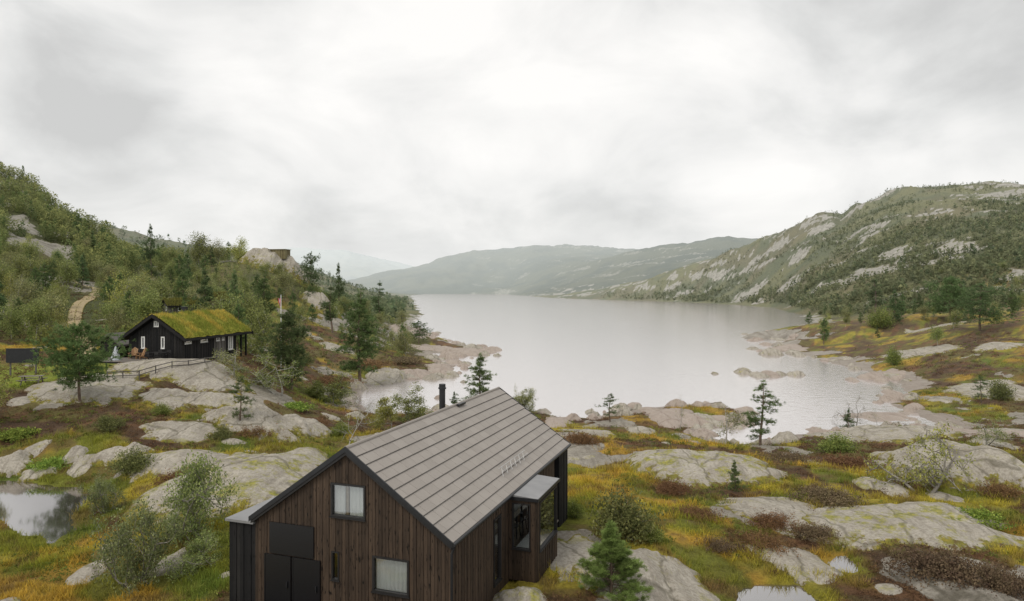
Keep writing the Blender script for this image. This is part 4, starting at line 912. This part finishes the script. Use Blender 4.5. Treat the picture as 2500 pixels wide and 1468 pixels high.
# --------------------------------------------------------------- the front house
ZB=5.3
H=empty('wooden_house',(HO[0],HO[1],ZB),-AH,'dark brown timber house with grey tiled gable roof in the foreground','house')
EZ=8.70-ZB; RZ=11.15-ZB; sl=(RZ-EZ)/3.5
gw=Wall((-6.93,.12,0),(1.,0.),(0.,-1.)); gw.mid=3.43
gtop=lambda a: EZ-.12+sl*(3.5-abs(a-3.43))
def wz(z): return z-ZB
def ws(w): return 6.93-w      # distance from right roof corner -> along wall
holes=[(ws(2.65),ws(1.42),wz(6.89),wz(7.97)),(ws(4.10),ws(2.89),wz(9.0),wz(10.04)),(ws(4.07),ws(3.81),wz(7.05),wz(7.93))]
b=MB(); gw.clad(b,6.86,-.4,gtop,holes,.115,.1,.010,gap=.006); b.build('wall',M_WOOD,H)['label']='front gable wall of brown vertical boards'
hh_=holes[0]; gw.window(H,*hh_,M_FRAME,[(hh_[0]+.05,hh_[1]-.05)],0,.06)
x0=holes[1]; gw.window(H,*x0,M_FRAME,[(x0[0]+.05,x0[0]+.42),(x0[1]-.62,x0[1]-.05)],0,.06)
gw.window(H,*holes[2],M_FRAME,None,0,.04)
b=MB(); gw.bx(b,ws(6.34),ws(4.70),.03,.07,wz(7.62),wz(8.60)); 
p=b.build('wall_panel',M_PANEL,H)
for a0,a1 in ((6.53,5.53),(5.48,4.46)):
    b=MB(); gw.bx(b,ws(a0),ws(a1),.03,.075,wz(5.75),wz(7.58)); 
    gw.bx(b,ws(a0),ws(a0)+.04,.073,.085,wz(5.75),wz(7.58)); gw.bx(b,ws(a1)-.04,ws(a1),.073,.085,wz(5.75),wz(7.58)); dr_=b.build('door',M_PANEL,H)
    b=MB(); gw.bx(b,ws(a1)-.14,ws(a1)-.11,.075,.125,wz(6.6),wz(6.8)); b.build('handle',M_METAL,dr_)
# right wall
rw=Wall((-.1,.12,0),(0.,1.),(1.,0.))
b=MB(); rw.clad(b,11.2,-.4,EZ-.12,[(3.55,4.25,wz(5.95),wz(8.2)),(5.25,7.65,wz(5.9),wz(8.5))],.115,.1,.010,gap=.006); b.build('wall',M_WOOD,H)['label']='long side wall of brown boards with the bay'
rw.window(H,3.55,4.25,wz(5.95),wz(8.2),M_FRAME,None,0,.06)
lw_=Wall((-6.9,11.3,0),(0.,-1.),(-1.,0.)); b=MB(); lw_.clad(b,11.1,-.4,EZ-.12); b.build('wall',M_WOOD,H)['label']='hidden long side wall facing the turf roofed cabin'
bw_=Wall((-.15,11.32,0),(-1.,0.),(0.,1.)); bw_.mid=3.35
b=MB(); bw_.clad(b,6.7,-.4,lambda a:EZ-.16+sl*(3.5-abs(a-3.35)),[(.5,6.0,.35,2.7)]); b.build('wall',M_WOOD,H)['label']='glazed lake side gable wall under the porch'
bw_.window(H,.5,6.0,.35,2.7,M_FRAME,None,2,.08)
b=MB(); b.box(-6.8,-.2,.3,11.2,wz(6.05),wz(6.15)); b.build('floor',M_INT,H)
b=MB(); b.box(-3.7,-3.6,.3,11.0,wz(6.15),wz(10.9)); b.build('partition',M_INT,H)
# roof
S=math.hypot(3.5,RZ-EZ); ux,uz=-3.5/S,(RZ-EZ)/S; nx,nz_=uz,-ux
b=MB(); NC=11; cw=S/NC
for side in (1,-1):
    def rp(s,n,y):
        x=ux*s+nx*n; 
        return (x if side==1 else -7.0-x, y, EZ+uz*s+nz_*n)
    def slab(s0,s1,n0,n1,e0,e1,ya,yb,t):
        q=[rp(s0,n0,ya),rp(s0,n0,yb),rp(s1,n1,yb),rp(s1,n1,ya),rp(s0,e0,ya),rp(s0,e0,yb),rp(s1,e1,yb),rp(s1,e1,ya)]
        if side==-1: q=[q[1],q[0],q[3],q[2],q[5],q[4],q[7],q[6]]
        b.hexa(q,t)
    for i_ in range(NC):
        k=0; y=-.02; s0=i_*cw-.03; s1=(i_+1)*cw-.004 if i_==NC-1 else (i_+1)*cw+.02
        slab(s0-.017,s0-.001,.012,.012,.044,.046,-.02,13.5,-.6)  # dark-toned strip below each course edge, a painted shadow line
        while y<13.5:
            w_=.62 if k or i_%2==0 else .31
            y1=min(13.5,y+w_); k+=1; t=.38+.26*random.random()
            slab(s0,s1,.012,-.01,.048,.012,y+.006,y1-.006,t); y=y1
roof=b.build('roof',M_TILE,H); roof['label']='grey tiled roof in eleven long courses'
b=MB(); b.tube([(-3.5,-.03,RZ+.02),(-3.5,13.52,RZ+.02)],.06,8); b.build('ridge_cap',M_TILE,roof)
b=MB()
for sg in (1,-1):
    f=lambda x:x if sg==1 else -7-x
    poly=[(f(.0),-.03,EZ-.02),(f(-3.5),-.03,RZ-.02),(f(-3.5),-.03,RZ-.2),(f(-.0),-.03,EZ-.2)]
    b.prism(poly if sg==1 else poly[::-1],(0,13.52,0))
b.build('soffit',M_FRAME,roof)
for yv in (-.065,13.515):
    b=MB()
    for sg in (1,-1):
        f=lambda x:x if sg==1 else -7-x
        poly=[(f(.05),yv,EZ+.02),(f(-3.5),yv,RZ+.065),(f(-3.5),yv,RZ-.10),(f(.05),yv,EZ-.14)]
        b.prism(poly,(0,.045,0))
    b.build('verge_trim',M_METAL,roof)
b=MB(); b.tube([(.07,-.05,EZ-.05),(.07,13.52,EZ-.05)],.055,10); b.build('gutter',M_METAL,roof)
b=MB(); b.tube([(.07,.06,EZ-.08),(-.02,.04,EZ-.35),(-.02,.04,0)],.04,8); b.build('downpipe',M_METAL,H)
b=MB(); sp_=[]
for k in range(13):
    s_=.62 if k%2==0 else .92; sp_.append((ux*s_+nx*(.07 if k%2==0 else .2),5.7+k*.25,EZ+uz*s_+nz_*(.07 if k%2==0 else .2)))
b.tube(sp_,.011,5)
for s_,n_ in ((.75,.19),(.92,.20)): b.tube([(ux*s_+nx*n_,5.65,EZ+uz*s_+nz_*n_),(ux*s_+nx*n_,8.75,EZ+uz*s_+nz_*n_)],.011,5)
b.build('snow_guard',M_STEEL,roof)
b=MB(); b.tube([(-4.35,8.8,RZ-.9),(-4.35,8.8,wz(11.75))],.13,16); b.tube([(-4.35,8.8,wz(11.72)),(-4.35,8.8,wz(11.78)),(-4.35,8.8,wz(11.80)),(-4.35,8.8,wz(11.93))],[.17,.17,.14,.14],16)
b.tube([(-4.35,8.8,RZ-.62),(-4.35,8.8,RZ-.45)],[.24,.15],16); b.build('chimney',M_METAL,roof,smooth=False)
b=MB(); b.box(-3.42,-3.3,8.2,8.9,RZ-.02,RZ+.06); b.build('roof_vent',M_METAL,roof)
# annex
an=Wall((-8.02,.2,0),(1.,0.),(0.,-1.)); b=MB(); an.clad(b,1.05,-.4,wz(8.42)); 
al=Wall((-8.0,9.0,0),(0.,-1.),(-1.,0.)); al.clad(b,8.75,-.4,wz(8.42)); b.build('annex_wall',M_BLACK,H)
b=MB(); b.box(-8.1,-6.99,.08,9.1,wz(8.43),wz(8.51)); b.build('annex_roof',M_SHEET,H)
# bay
b=MB(); BX=.96; y0,y1=5.2,7.95; zb,zs,zt,zr=wz(5.6),wz(6.72),wz(8.36),wz(8.50)
bn=Wall((-.07,y0,0),(1.,0.),(0.,-1.)); bf=Wall((BX,y0,0),(0.,1.),(1.,0.)); bk=Wall((BX,y1,0),(-1.,0.),(0.,1.))
bn.clad(b,1.0,zb,zr,[(.12,.80,zs,zt)],.12,.08); bf.clad(b,2.75,zb,zr,[(.28,2.6,zs-.12,zt)],.12,.08,a0=.02); bk.clad(b,1.03,zb,zr,[(.14,.85,zs,zt)],.12,.08)
b.build('bay_wall',M_WOOD,H)
bn.window(H,.12,.80,zs,zt,M_FRAME,None,0,.04,label='side window of the projecting bay'); bf.window(H,.28,2.6,zs-.12,zt,M_FRAME,None,0,.05,label='large front window of the projecting bay'); bk.window(H,.14,.85,zs,zt,M_FRAME,None,0,.04)
b=MB(); b.hexa([(-.06,y0-.07,zr+.0),(BX+.07,y0-.07,zr),(BX+.07,y1+.07,zr),(-.06,y1+.07,zr),(-.06,y0-.07,zr+.16),(BX+.07,y0-.07,zr+.08),(BX+.07,y1+.07,zr+.08),(-.06,y1+.07,zr+.16)]); 
b.build('bay_roof',M_SHEET,H)
b=MB(); b.box(BX+.072,BX+.095,y0-.09,y1+.09,zr-.03,zr+.085); b.box(-.02,BX+.07,y0-.095,y0-.073,zr-.03,zr+.085); b.build('bay_fascia',M_METAL,H)
b=MB(); b.box(.02,BX-.1,y0+.1,y1-.1,zs-.3,zs-.13); b.build('window_seat',M_WHITE,H)
# porch at the lake end
b=MB(); fw_=Wall((-.05,11.95,0),(0.,1.),(1.,0.)); fw_.clad(b,1.5,-.6,EZ-.1,(),.145,.22); b.build('porch_wall',M_BLACK,H)
b=MB(); b.box(-6.9,-6.65,13.1,13.35,-.5,EZ-.1); b.build('porch_post',M_BLACK,H)
b=MB()
for k in range(45): b.box(-6.9+k*.152,-6.9+k*.152+.145,11.4,13.5,.25,.31,random.random())
b.build('porch_floor',M_DECK,H)
b=MB(); 
for k in range(4): b.box(-.5-.12*k-.1,-.5-.12*k,11.6,13.0,.75,.79,random.random())
b.box(-.95,-.55,11.7,11.76,.31,.75); b.box(-.95,-.55,12.8,12.86,.31,.75)
def h2w(x,y,z): return (HO[0]+HU[0]*x+HV[0]*y,HO[1]+HU[1]*x+HV[1]*y,ZB+z)
tag(b.build('bench',M_TAN,None,(HO[0],HO[1],ZB),rz=-AH),'small tan bench under the lake end porch of the front house','bench')
# table and chairs seen through the bay
t=empty('dining_table',h2w(-1.5,8.6,.85),-AH,'pale dining table seen through the bay side window','table')
b=MB(); b.box(-.5,.5,-1.2,1.2,.72,.76); b.build('tabletop',M_WHITE,t)
for sx_ in (-.42,.42):
    for sy_ in (-1.1,1.1): b=MB(); b.box(sx_-.03,sx_+.03,sy_-.03,sy_+.03,0,.718); b.build('leg',M_FRAME,t)
def chair(loc,rz,label,mat,group=None):
    r_=empty('chair',loc,rz,label,'chair',group)
    b=MB(); b.box(-.22,.22,-.22,.22,.43,.47); b.build('seat',mat,r_)
    b=MB(); b.box(-.21,.21,.2,.24,.62,.9); b.box(-.21,-.18,.2,.235,.47,.62); b.box(.18,.21,.2,.235,.47,.62); b.build('backrest',mat,r_)
    for x_ in (-.19,.19):
        for y_ in (-.19,.19): b=MB(); b.bar((x_,y_,.43),(x_*1.15,y_*1.15,0),.035); b.build('leg',mat,r_)
for k in range(6):
    s_=1 if k<3 else -1
    chair(h2w(-1.5+s_*.7,7.8+.8*(k%3),.85),-AH-s_*math.pi/2,'black dining chair beside the pale table inside the front house',M_FRAME,'black chairs around the dining table')
# --------------------------------------------------------------- turf roofed cabin
TB=8.4
T=empty('turf_roofed_cabin',(TO[0],TO[1],TB),-AT,'black timber cabin with grassy turf roof on the left','cabin')
def tz(z): return z-TB
te=tz(11.15); trz=tz(13.35); tsl=(trz-te)/3.32
tg=Wall((-6.4,0,0),(1.,0.),(0.,-1.)); tg.mid=3.05
tt=lambda a: trz-.42-tsl*abs(a-3.05-.0)
def tws(w): return 6.4-w
hl=[(tws(3.53),tws(2.97),tz(12.02),tz(12.62)),(tws(4.98),tws(4.56),tz(9.75),tz(11.0)),(tws(2.72),tws(2.30),tz(9.75),tz(11.0))]
b=MB(); tg.clad(b,6.1,-.6,tt,hl,.16); b.build('wall',M_BLACK,T)['label']='black gable wall facing the deck'
for q in hl: tg.window(T,*q,M_WHITE,None,1 if q[3]-q[2]<1 else 0,.11)
tl=Wall((-.3,0,0),(0.,1.),(1.,0.)); hl=[(.35,1.5,tz(10.2),tz(10.88)),(3.1,4.45,tz(10.15),tz(10.85)),(6.1,6.75,tz(10.1),tz(10.75)),(7.2,7.7,tz(10.1),tz(10.75)),(8.5,9.5,tz(8.9),tz(10.75))]
b=MB(); tl.clad(b,5.7,-.6,te-.02,hl,.16); b.build('wall',M_BLACK,T)['label']='black front half of the long wall'
b=MB(); tl.clad(b,10.2,-.6,te-.02,hl,.16,a0=8.0); b.build('wall',M_BLACK,T)['label']='black far end of the long wall'
b=MB(); tl.clad(b,8.0,-.6,te-.02,hl,.16,a0=5.7); b.build('wall',M_GREYB,T)['label']='grey boarded section of the long wall'
for q in hl[:4]: tl.window(T,*q,M_WHITE,None,0,.13,label='white framed window in the long wall')
tl.window(T,*hl[4],M_WHITE,None,1,.15,label='white framed glazed door',name='door')
b=MB(); Wall((-6.3,10.2,0),(0.,-1.),(-1.,0.)).clad(b,10.1,-.6,te-.02); b.build('wall',M_BLACK,T)['label']='black rear long wall'
b=MB(); w5=Wall((-.35,10.2,0),(-1.,0.),(0.,1.)); w5.mid=3.; w5.clad(b,6.0,-.6,lambda a:trz-.42-tsl*abs(a-3.)); b.build('wall',M_BLACK,T)['label']='black end wall under the porch'
xr=-3.35
b=MB()
for sg in (1,-1):
    P_=[(xr,-.55,trz-.3),(xr+sg*3.75,-.55,trz-.3-tsl*3.75),(xr+sg*3.75,-.55,trz-.12-tsl*3.75),(xr,-.55,trz-.12)]
    b.prism(P_ if sg==-1 else P_[::-1],(0,13.2,0))
roof=b.build('roof',M_BLACK,T)
for yv in (-.63,12.652):
    b=MB()
    for sg in (1,-1):
        b.prism([(xr,yv,trz+.02),(xr+sg*3.85,yv,trz+.02-tsl*3.85),(xr+sg*3.85,yv,trz-.34-tsl*3.85),(xr,yv,trz-.34)],(0,.075,0))
    b.build('bargeboard',M_BLACK,roof)
nx_,ny_=46,90; gx=np.linspace(-3.7,3.7,nx_); gy=np.linspace(-.54,12.64,ny_); GX,GY=np.meshgrid(gx,gy)
GZ=trz-.05-tsl*np.sqrt(GX**2+.05)+.16+.12*fbm(GX/.9,GY/.9,3,131)-.12*sstep(3.4,3.7,np.abs(GX))
k=np.arange(nx_*ny_).reshape(ny_,nx_)
tf=obj('turf',mesh_np('turf',np.stack([GX+xr,GY,GZ],-1).reshape(-1,3),np.stack([k[:-1,:-1],k[:-1,1:],k[1:,1:],k[1:,:-1]],-1).reshape(-1,4),M_TURFSOIL,None,True),roof)
n=9000; bx=rng.random(n)*7.4-3.7; by=-.5+rng.random(n)*13.1; bz=trz-tsl*np.sqrt(bx**2+.05)+.05; hh=(.14+.3*rng.random(n))*(1+.6*fbm(bx/1.2,by/1.2,3,133)); az=rng.random(n)*6.28; wd=.035
V=np.stack([np.stack([bx+xr-np.cos(az)*wd,by-np.sin(az)*wd,bz],-1),np.stack([bx+xr+np.cos(az)*wd,by+np.sin(az)*wd,bz],-1),np.stack([bx+xr+rng.normal(size=n)*.08,by+rng.normal(size=n)*.08,bz+hh],-1)],1).reshape(-1,3)
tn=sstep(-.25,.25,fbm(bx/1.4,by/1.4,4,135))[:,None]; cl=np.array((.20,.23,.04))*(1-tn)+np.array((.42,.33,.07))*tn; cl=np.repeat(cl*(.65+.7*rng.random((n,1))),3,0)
g_=obj('roof_grass',mesh_np('roof_grass',V,np.arange(3*n).reshape(-1,3),M_GRASS,cl),roof); g_['kind']='stuff'
b=MB(); b.box(xr-.9,xr-.4,5.6,6.1,trz-.4,trz+.55); b.box(xr-.95,xr-.35,5.55,6.15,trz+.55,trz+.62); b.build('chimney',M_METAL,roof)
for yv in (11.3,12.4):
    b=MB(); b.box(-.42,-.26,yv,yv+.16,-.5,te-.05); b.build('porch_post',M_BLACK,T)
def t2w(x,y,z): return (TO[0]+TU[0]*x+TV[0]*y,TO[1]+TU[1]*x+TV[1]*y,TB+z)
D=empty('deck',t2w(0,0,0),-AT,'weathered timber deck before the black gable of the turf roofed cabin','deck')
b=MB()
for k in range(28): b.box(-9.2,.3,-4.1+k*.145,-4.1+k*.145+.137,.33,.38,random.random())
b.build('deck_boards',M_DECK,D)
b=MB(); b.box(-9.2,.3,-4.16,-4.11,-.6,.37); b.box(.31,.36,-4.1,-.05,-.6,.37); b.build('skirting',M_BLACK,D)
def adirondack(loc,rz,label):
    r_=empty('garden_chair',loc,rz,label,'chair')
    b=MB()
    for k in range(5): b.bar((-.28,-.25+.11*k,.40-.03*k),(.28,-.25+.11*k,.40-.03*k),.1,.03,random.random())
    b.build('seat',M_TAN,r_); b=MB()
    for k in range(5): b.bar((-.22+.11*k,.2,.3),(-.26+.13*k,.55,1.0+.08*(2-abs(k-2))),.1,.03,random.random())
    b.build('backrest',M_TAN,r_)
    for s_ in (-1,1):
        b=MB(); b.box(s_*.36-.07,s_*.36+.07,-.35,.42,.58,.61); b.build('armrest',M_TAN,r_)
        b=MB(); b.box(s_*.33-.02,s_*.33+.02,-.3,-.2,0,.58); b.build('leg',M_TAN,r_)
        b=MB(); b.bar((s_*.3,-.2,.36),(s_*.3,.55,.05),.04,.1); b.build('leg',M_TAN,r_)
adirondack(t2w(-5.0,-1.2,.38),R(20)-AT,'left tan slatted garden chair on the turf cabin deck')
adirondack(t2w(-4.1,-1.3,.38),R(-25)-AT,'right tan slatted garden chair on the turf cabin deck')
b=MB(); b.tube([(0,0,0),(0,0,.7),(0,0,1.4)],[.50,.27,.03],10); b.tube([(0,0,-.05),(0,0,.06)],.53,10)
tag(b.build('canvas_cone',M_CANVAS,None,t2w(-5.9,-2.6,.43),smooth=False),'pale cone shaped canvas cover standing on the deck','cover')
ot=empty('outdoor_table',t2w(-1.9,-1.6,.38),-AT,'dark outdoor dining table on the turf cabin deck','table')
b=MB(); b.box(-.9,.9,-.45,.45,.7,.75); b.build('tabletop',M_BLACK,ot)
for sx_ in (-.8,.8):
    for sy_ in (-.38,.38): b=MB(); b.box(sx_-.04,sx_+.04,sy_-.04,sy_+.04,0,.698); b.build('leg',M_BLACK,ot)
for k,(x_,y_,r_) in enumerate([(-2.4,-2.4,math.pi),(-1.4,-2.4,math.pi),(-2.4,-.8,0),(-1.4,-.8,0)]): chair(t2w(x_,y_,.38),r_-AT,'dark chair drawn up to the outdoor dining table',M_FRAME,'dark chairs around the outdoor table')
# railing
FN=empty('railing',on(285,64),0,'low weathered post and rail fence below the turf cabin deck','fence'); fo=FN.location
fp=[on(px,Yv) for px,Yv in ((262,63),(300,64),(340,64.6),(380,65.4),(420,66.4),(460,68),(500,70.5),(540,74),(575,79))]
tops=[]
for X_,Y_,Z_ in fp:
    b=MB(); o_=np.array([X_-fo[0],Y_-fo[1],Z_-fo[2]]); b.bar(o_-(0,0,.3),o_+(0,0,.9),.075); b.build('post',M_GREYB,FN); tops.append(o_)
for hz_ in (.82,.45):
    b=MB()
    for p_,q_ in zip(tops[:-1],tops[1:]): b.bar(p_+(0,-.06,hz_),q_+(0,-.06,hz_),.04,.08,random.random())
    b.build('rail',M_GREYB,FN)
# flagpole
X_,Y_,Z_=on(686,96); ft=topz(722,96)-Z_
FP=empty('flagpole',(X_,Y_,Z_),0,'white flagpole with a drooping red, white and blue pennant','flagpole')
b=MB(); b.tube([(0,0,-.2),(0,0,ft*.5),(0,0,ft)],[.09,.075,.05],10); b.build('pole',M_WHITE,FP)
b=MB(); b.tube([(0,0,ft),(0,0,ft+.06),(0,0,ft+.12)],[.02,.08,.02],8); b.build('finial',M_WHITE,FP)
def strip(x0,x1,mat,par,name,dy):
    q=MB(); n=14; vs=[]
    for i_ in range(n+1):
        f=i_/n; z_=ft-.3-1.2*f; s_=1-.75*f; w_=.05*math.sin(f*9)
        vs+=[(-.06-x0*s_,dy+w_,z_-.25*x0),(-.06-x1*s_,dy+w_,z_-.25*x1)]
    q.add(vs,[(2*i_,2*i_+1,2*i_+3,2*i_+2) for i_ in range(n)]); return q.build(name,mat,par,smooth=True)
fl=strip(0,.38,M_RED,FP,'flag',0); strip(.12,.26,M_WHITE,fl,'white_stripe',-.008); strip(.16,.22,M_BLUE,fl,'blue_stripe',-.016)
# notice screen and picnic table at left
X_,Y_,Z_=on(55,64)
SG=empty('sign_board',(X_,Y_,Z_),R(6),'dark blank board on two posts at the left edge','sign')
zt0,zt1=topz(886,Y_)-Z_,topz(852,Y_)-Z_
b=MB(); b.box(-1.4,1.4,-.05,.05,zt0,zt1); b.box(-1.45,1.45,-.07,.07,zt1,zt1+.05); b.build('board',M_METAL,SG)
for s_ in (-1,1): b=MB(); b.box(s_*1.1-.06,s_*1.1+.06,.06,.16,-.3,zt1-.1); b.build('post',M_GREYB,SG)
X_,Y_,Z_=on(78,60)
PT=empty('picnic_table',(X_,Y_,Z_),R(15),'weathered picnic table with benches on the lawn below the dark board','table')
b=MB()
for k in range(5): b.box(-.9,.9,-.37+.15*k,-.37+.15*k+.14,.72,.76,random.random())
b.build('tabletop',M_DECK,PT)
for s_ in (-1,1):
    b=MB(); b.box(-.9,.9,s_*.75-.13,s_*.75+.13,.43,.47); b.build('bench',M_DECK,PT)
    b=MB(); b.bar((s_*.65,-.6,0),(s_*.65,-.2,.72),.09,.05); b.bar((s_*.65,.6,0),(s_*.65,.2,.72),.09,.05); b.bar((s_*.65,-.85,.4),(s_*.65,.85,.4),.05,.09); b.build('frame',M_DECK,PT)
# small buildings
def shed(px,Yv,wpx,eavepy,ridgepy,length,rz,label,wm,turf=False,name='shed',cat='shed',zoff=0,win=True,rm=None):
    X_,Y_,Z_=on(px,Yv); w=wpx*Yv/F; e=topz(eavepy,Yv)-Z_; r=topz(ridgepy,Yv)-Z_; e=max(e,1.6); r=max(r,e+.4)
    o=empty(name,(X_,Y_,Z_+zoff),rz,label,cat)
    W1=Wall((-w/2,0,0),(1.,0.),(0.,-1.)); W1.mid=w/2; f=lambda a:r-.12-(r-e)*abs(a-w/2)/(w/2)
    hs=[(w*.58,w*.58+.6,e*.4,e*.4+.8)] if win else []
    b=MB(); W1.clad(b,w,-.6,f,hs,.16); Wall((w/2,0,0),(0.,1.),(1.,0.)).clad(b,length,-.6,e-.05,[(length*.3,length*.3+.9,e*.4,e*.4+.8)] if win else (),.16)
    Wall((-w/2,length,0),(0.,-1.),(-1.,0.)).clad(b,length,-.6,e-.05); W2=Wall((w/2,length,0),(-1.,0.),(0.,1.)); W2.mid=w/2; W2.clad(b,w,-.6,f); b.build('wall',wm,o)
    if win:
        W1.window(o,*hs[0],M_WHITE,None,0,.09); Wall((w/2,0,0),(0.,1.),(1.,0.)).window(o,length*.3,length*.3+.9,e*.4,e*.4+.8,M_WHITE,None,0,.09)
    b=MB(); k=(r-e)/(w/2); ov=w/2+.35
    for sg in (1,-1): 
        P_=[(0,-.35,r-.1),(sg*ov,-.35,r-.1-k*ov),(sg*ov,-.35,r+.1-k*ov),(0,-.35,r+.1)]; b.prism(P_ if sg==-1 else P_[::-1],(0,length+.7,0))
    rf=b.build('roof',rm or M_BLACK,o)
    if turf:
        n=2600; bx=(rng.random(n)*2-1)*ov; by=-.35+rng.random(n)*(length+.7); bz=r+.08-k*np.abs(bx); hh=.15+.3*rng.random(n); az=rng.random(n)*6.28; wd=.09
        V=np.stack([np.stack([bx-np.cos(az)*wd,by-np.sin(az)*wd,bz],-1),np.stack([bx+np.cos(az)*wd,by+np.sin(az)*wd,bz],-1),np.stack([bx+rng.normal(size=n)*.08,by+rng.normal(size=n)*.08,bz+hh],-1)],1).reshape(-1,3)
        cl=np.repeat(np.array((.17,.165,.04))*(.6+.8*rng.random((n,1))),3,0); g=obj('roof_grass',mesh_np('roof_grass',V,np.arange(3*n).reshape(-1,3),M_GRASS,cl),rf); g['kind']='stuff'
    return o
shed(268,75,52,842,816,5,-AT,'small black shed left of the turf roofed cabin',M_BLACK,rm=M_GREYB,win=False)
shed(404,120,56,748,732,5,R(-50),'grey cabin with grassy roof half hidden in the wood above the turf roofed cabin',M_GREYB,True,'cabin','cabin')
shed(518,132,48,732,716,5,R(-50),'brown cabin with grassy roof hidden in trees right of the grey cabin',M_WOOD,True,'cabin','cabin')
X_,Y_,Z_=on(676,187); zt1=topz(608,Y_)
LK=empty('lookout_hut',(X_,Y_,zt1-1.5),R(-10),'low brown timber hut on top of the knoll rock dome','hut')
b=MB(); Wall((-2.3,0,0),(1.,0.),(0.,-1.)).clad(b,4.6,-1.2,1.3,[],.2); Wall((2.3,0,0),(0.,1.),(1.,0.)).clad(b,3,-1.2,1.3,(),.2); Wall((-2.3,3,0),(0.,-1.),(-1.,0.)).clad(b,3,-1.2,1.3,(),.2); b.build('wall',M_HUT,LK)
b=MB(); b.box(-2.5,2.5,-.2,3.2,1.3,1.45); b.build('roof',M_HUT,LK)
print('buildings',time.time()-T0)
# --------------------------------------------------------------- world, sun, camera
w=bpy.data.worlds.new('World'); scene.world=w; w.use_nodes=True; nt=w.node_tree
for n_ in list(nt.nodes): nt.nodes.remove(n_)
SUN_EL,SUN_AZ=R(52),R(215)
sky=nd(nt,'ShaderNodeTexSky',sky_type='NISHITA'); sky.sun_disc=False; sky.sun_elevation=SUN_EL; sky.sun_rotation=SUN_AZ
gen=nd(nt,'ShaderNodeTexCoord').outputs['Generated']; sep=nd(nt,'ShaderNodeSeparateXYZ',{0:gen})
v3=scl(nt,gen,(1.0,1.0,1.8))
n1=noise_(nt,4.4,9,v3,.54,.35); n2=noise_(nt,2.1,4,v3,.5,.2)
f=math_(nt,'ADD',math_(nt,'MULTIPLY',n1,.54),math_(nt,'MULTIPLY',n2,.46))
def glow(px,py,p):
    d=np.array([(px-HX)/F,1,(HY-py)/F]); d/=np.linalg.norm(d)
    dt=nd(nt,'ShaderNodeVectorMath',{0:gen,1:tuple(d)},operation='DOT_PRODUCT').outputs['Value']
    return math_(nt,'POWER',math_(nt,'MAXIMUM',dt,0.0),p)
f=math_(nt,'ADD',f,math_(nt,'MULTIPLY',glow(1000,200,28),.085)); f=math_(nt,'ADD',f,math_(nt,'MULTIPLY',glow(1950,330,60),.03))
f=math_(nt,'SUBTRACT',f,math_(nt,'MULTIPLY',glow(480,340,140),.05)); f=math_(nt,'SUBTRACT',f,math_(nt,'MULTIPLY',glow(2450,60,40),.05)); f=math_(nt,'SUBTRACT',f,math_(nt,'MULTIPLY',glow(200,80,60),.03))
f=math_(nt,'SUBTRACT',f,math_(nt,'MULTIPLY',glow(1000,530,400),.03))
cl=ramp(nt,f,[(.36,(.60,.60,.59)),(.45,(.725,.725,.712)),(.53,(.845,.838,.82)),(.64,(.96,.945,.92))])
hz=nd(nt,'ShaderNodeMapRange',{0:sep.outputs[2],1:.0,2:.09,3:.65,4:0.0}).outputs[0]
cl=mixc(nt,hz,cl,(.81,.815,.815))
b1=nd(nt,'ShaderNodeBackground',{'Color':sky.outputs[0],'Strength':.1}); b2=nd(nt,'ShaderNodeBackground',{'Color':cl,'Strength':1.08})
mx=nd(nt,'ShaderNodeMixShader',{0:.96,1:b1.outputs[0],2:b2.outputs[0]}); ow=nt.nodes.new('ShaderNodeOutputWorld'); nt.links.new(mx.outputs[0],ow.inputs[0])
sl_=bpy.data.lights.new('sun','SUN'); sl_.energy=1.5; sl_.angle=R(20); sl_.color=(1,.93,.82); so=bpy.data.objects.new('sun',sl_); COL.objects.link(so)
so.rotation_euler=(R(90)-SUN_EL,0,math.pi-SUN_AZ); so.location=(0,0,60)
cam=bpy.data.cameras.new('camera'); cam.sensor_width=36; cam.lens=36*F/2500; cam.shift_y=(HY-734)/2500.0; cam.clip_end=20000; cam.clip_start=.1
co=bpy.data.objects.new('camera',cam); COL.objects.link(co); co.location=(0,0,CAM); co.rotation_euler=(R(90),0,0); scene.camera=co
scene.view_settings.view_transform='Standard'; scene.view_settings.look='None'; scene.view_settings.exposure=0
print('done',time.time()-T0)
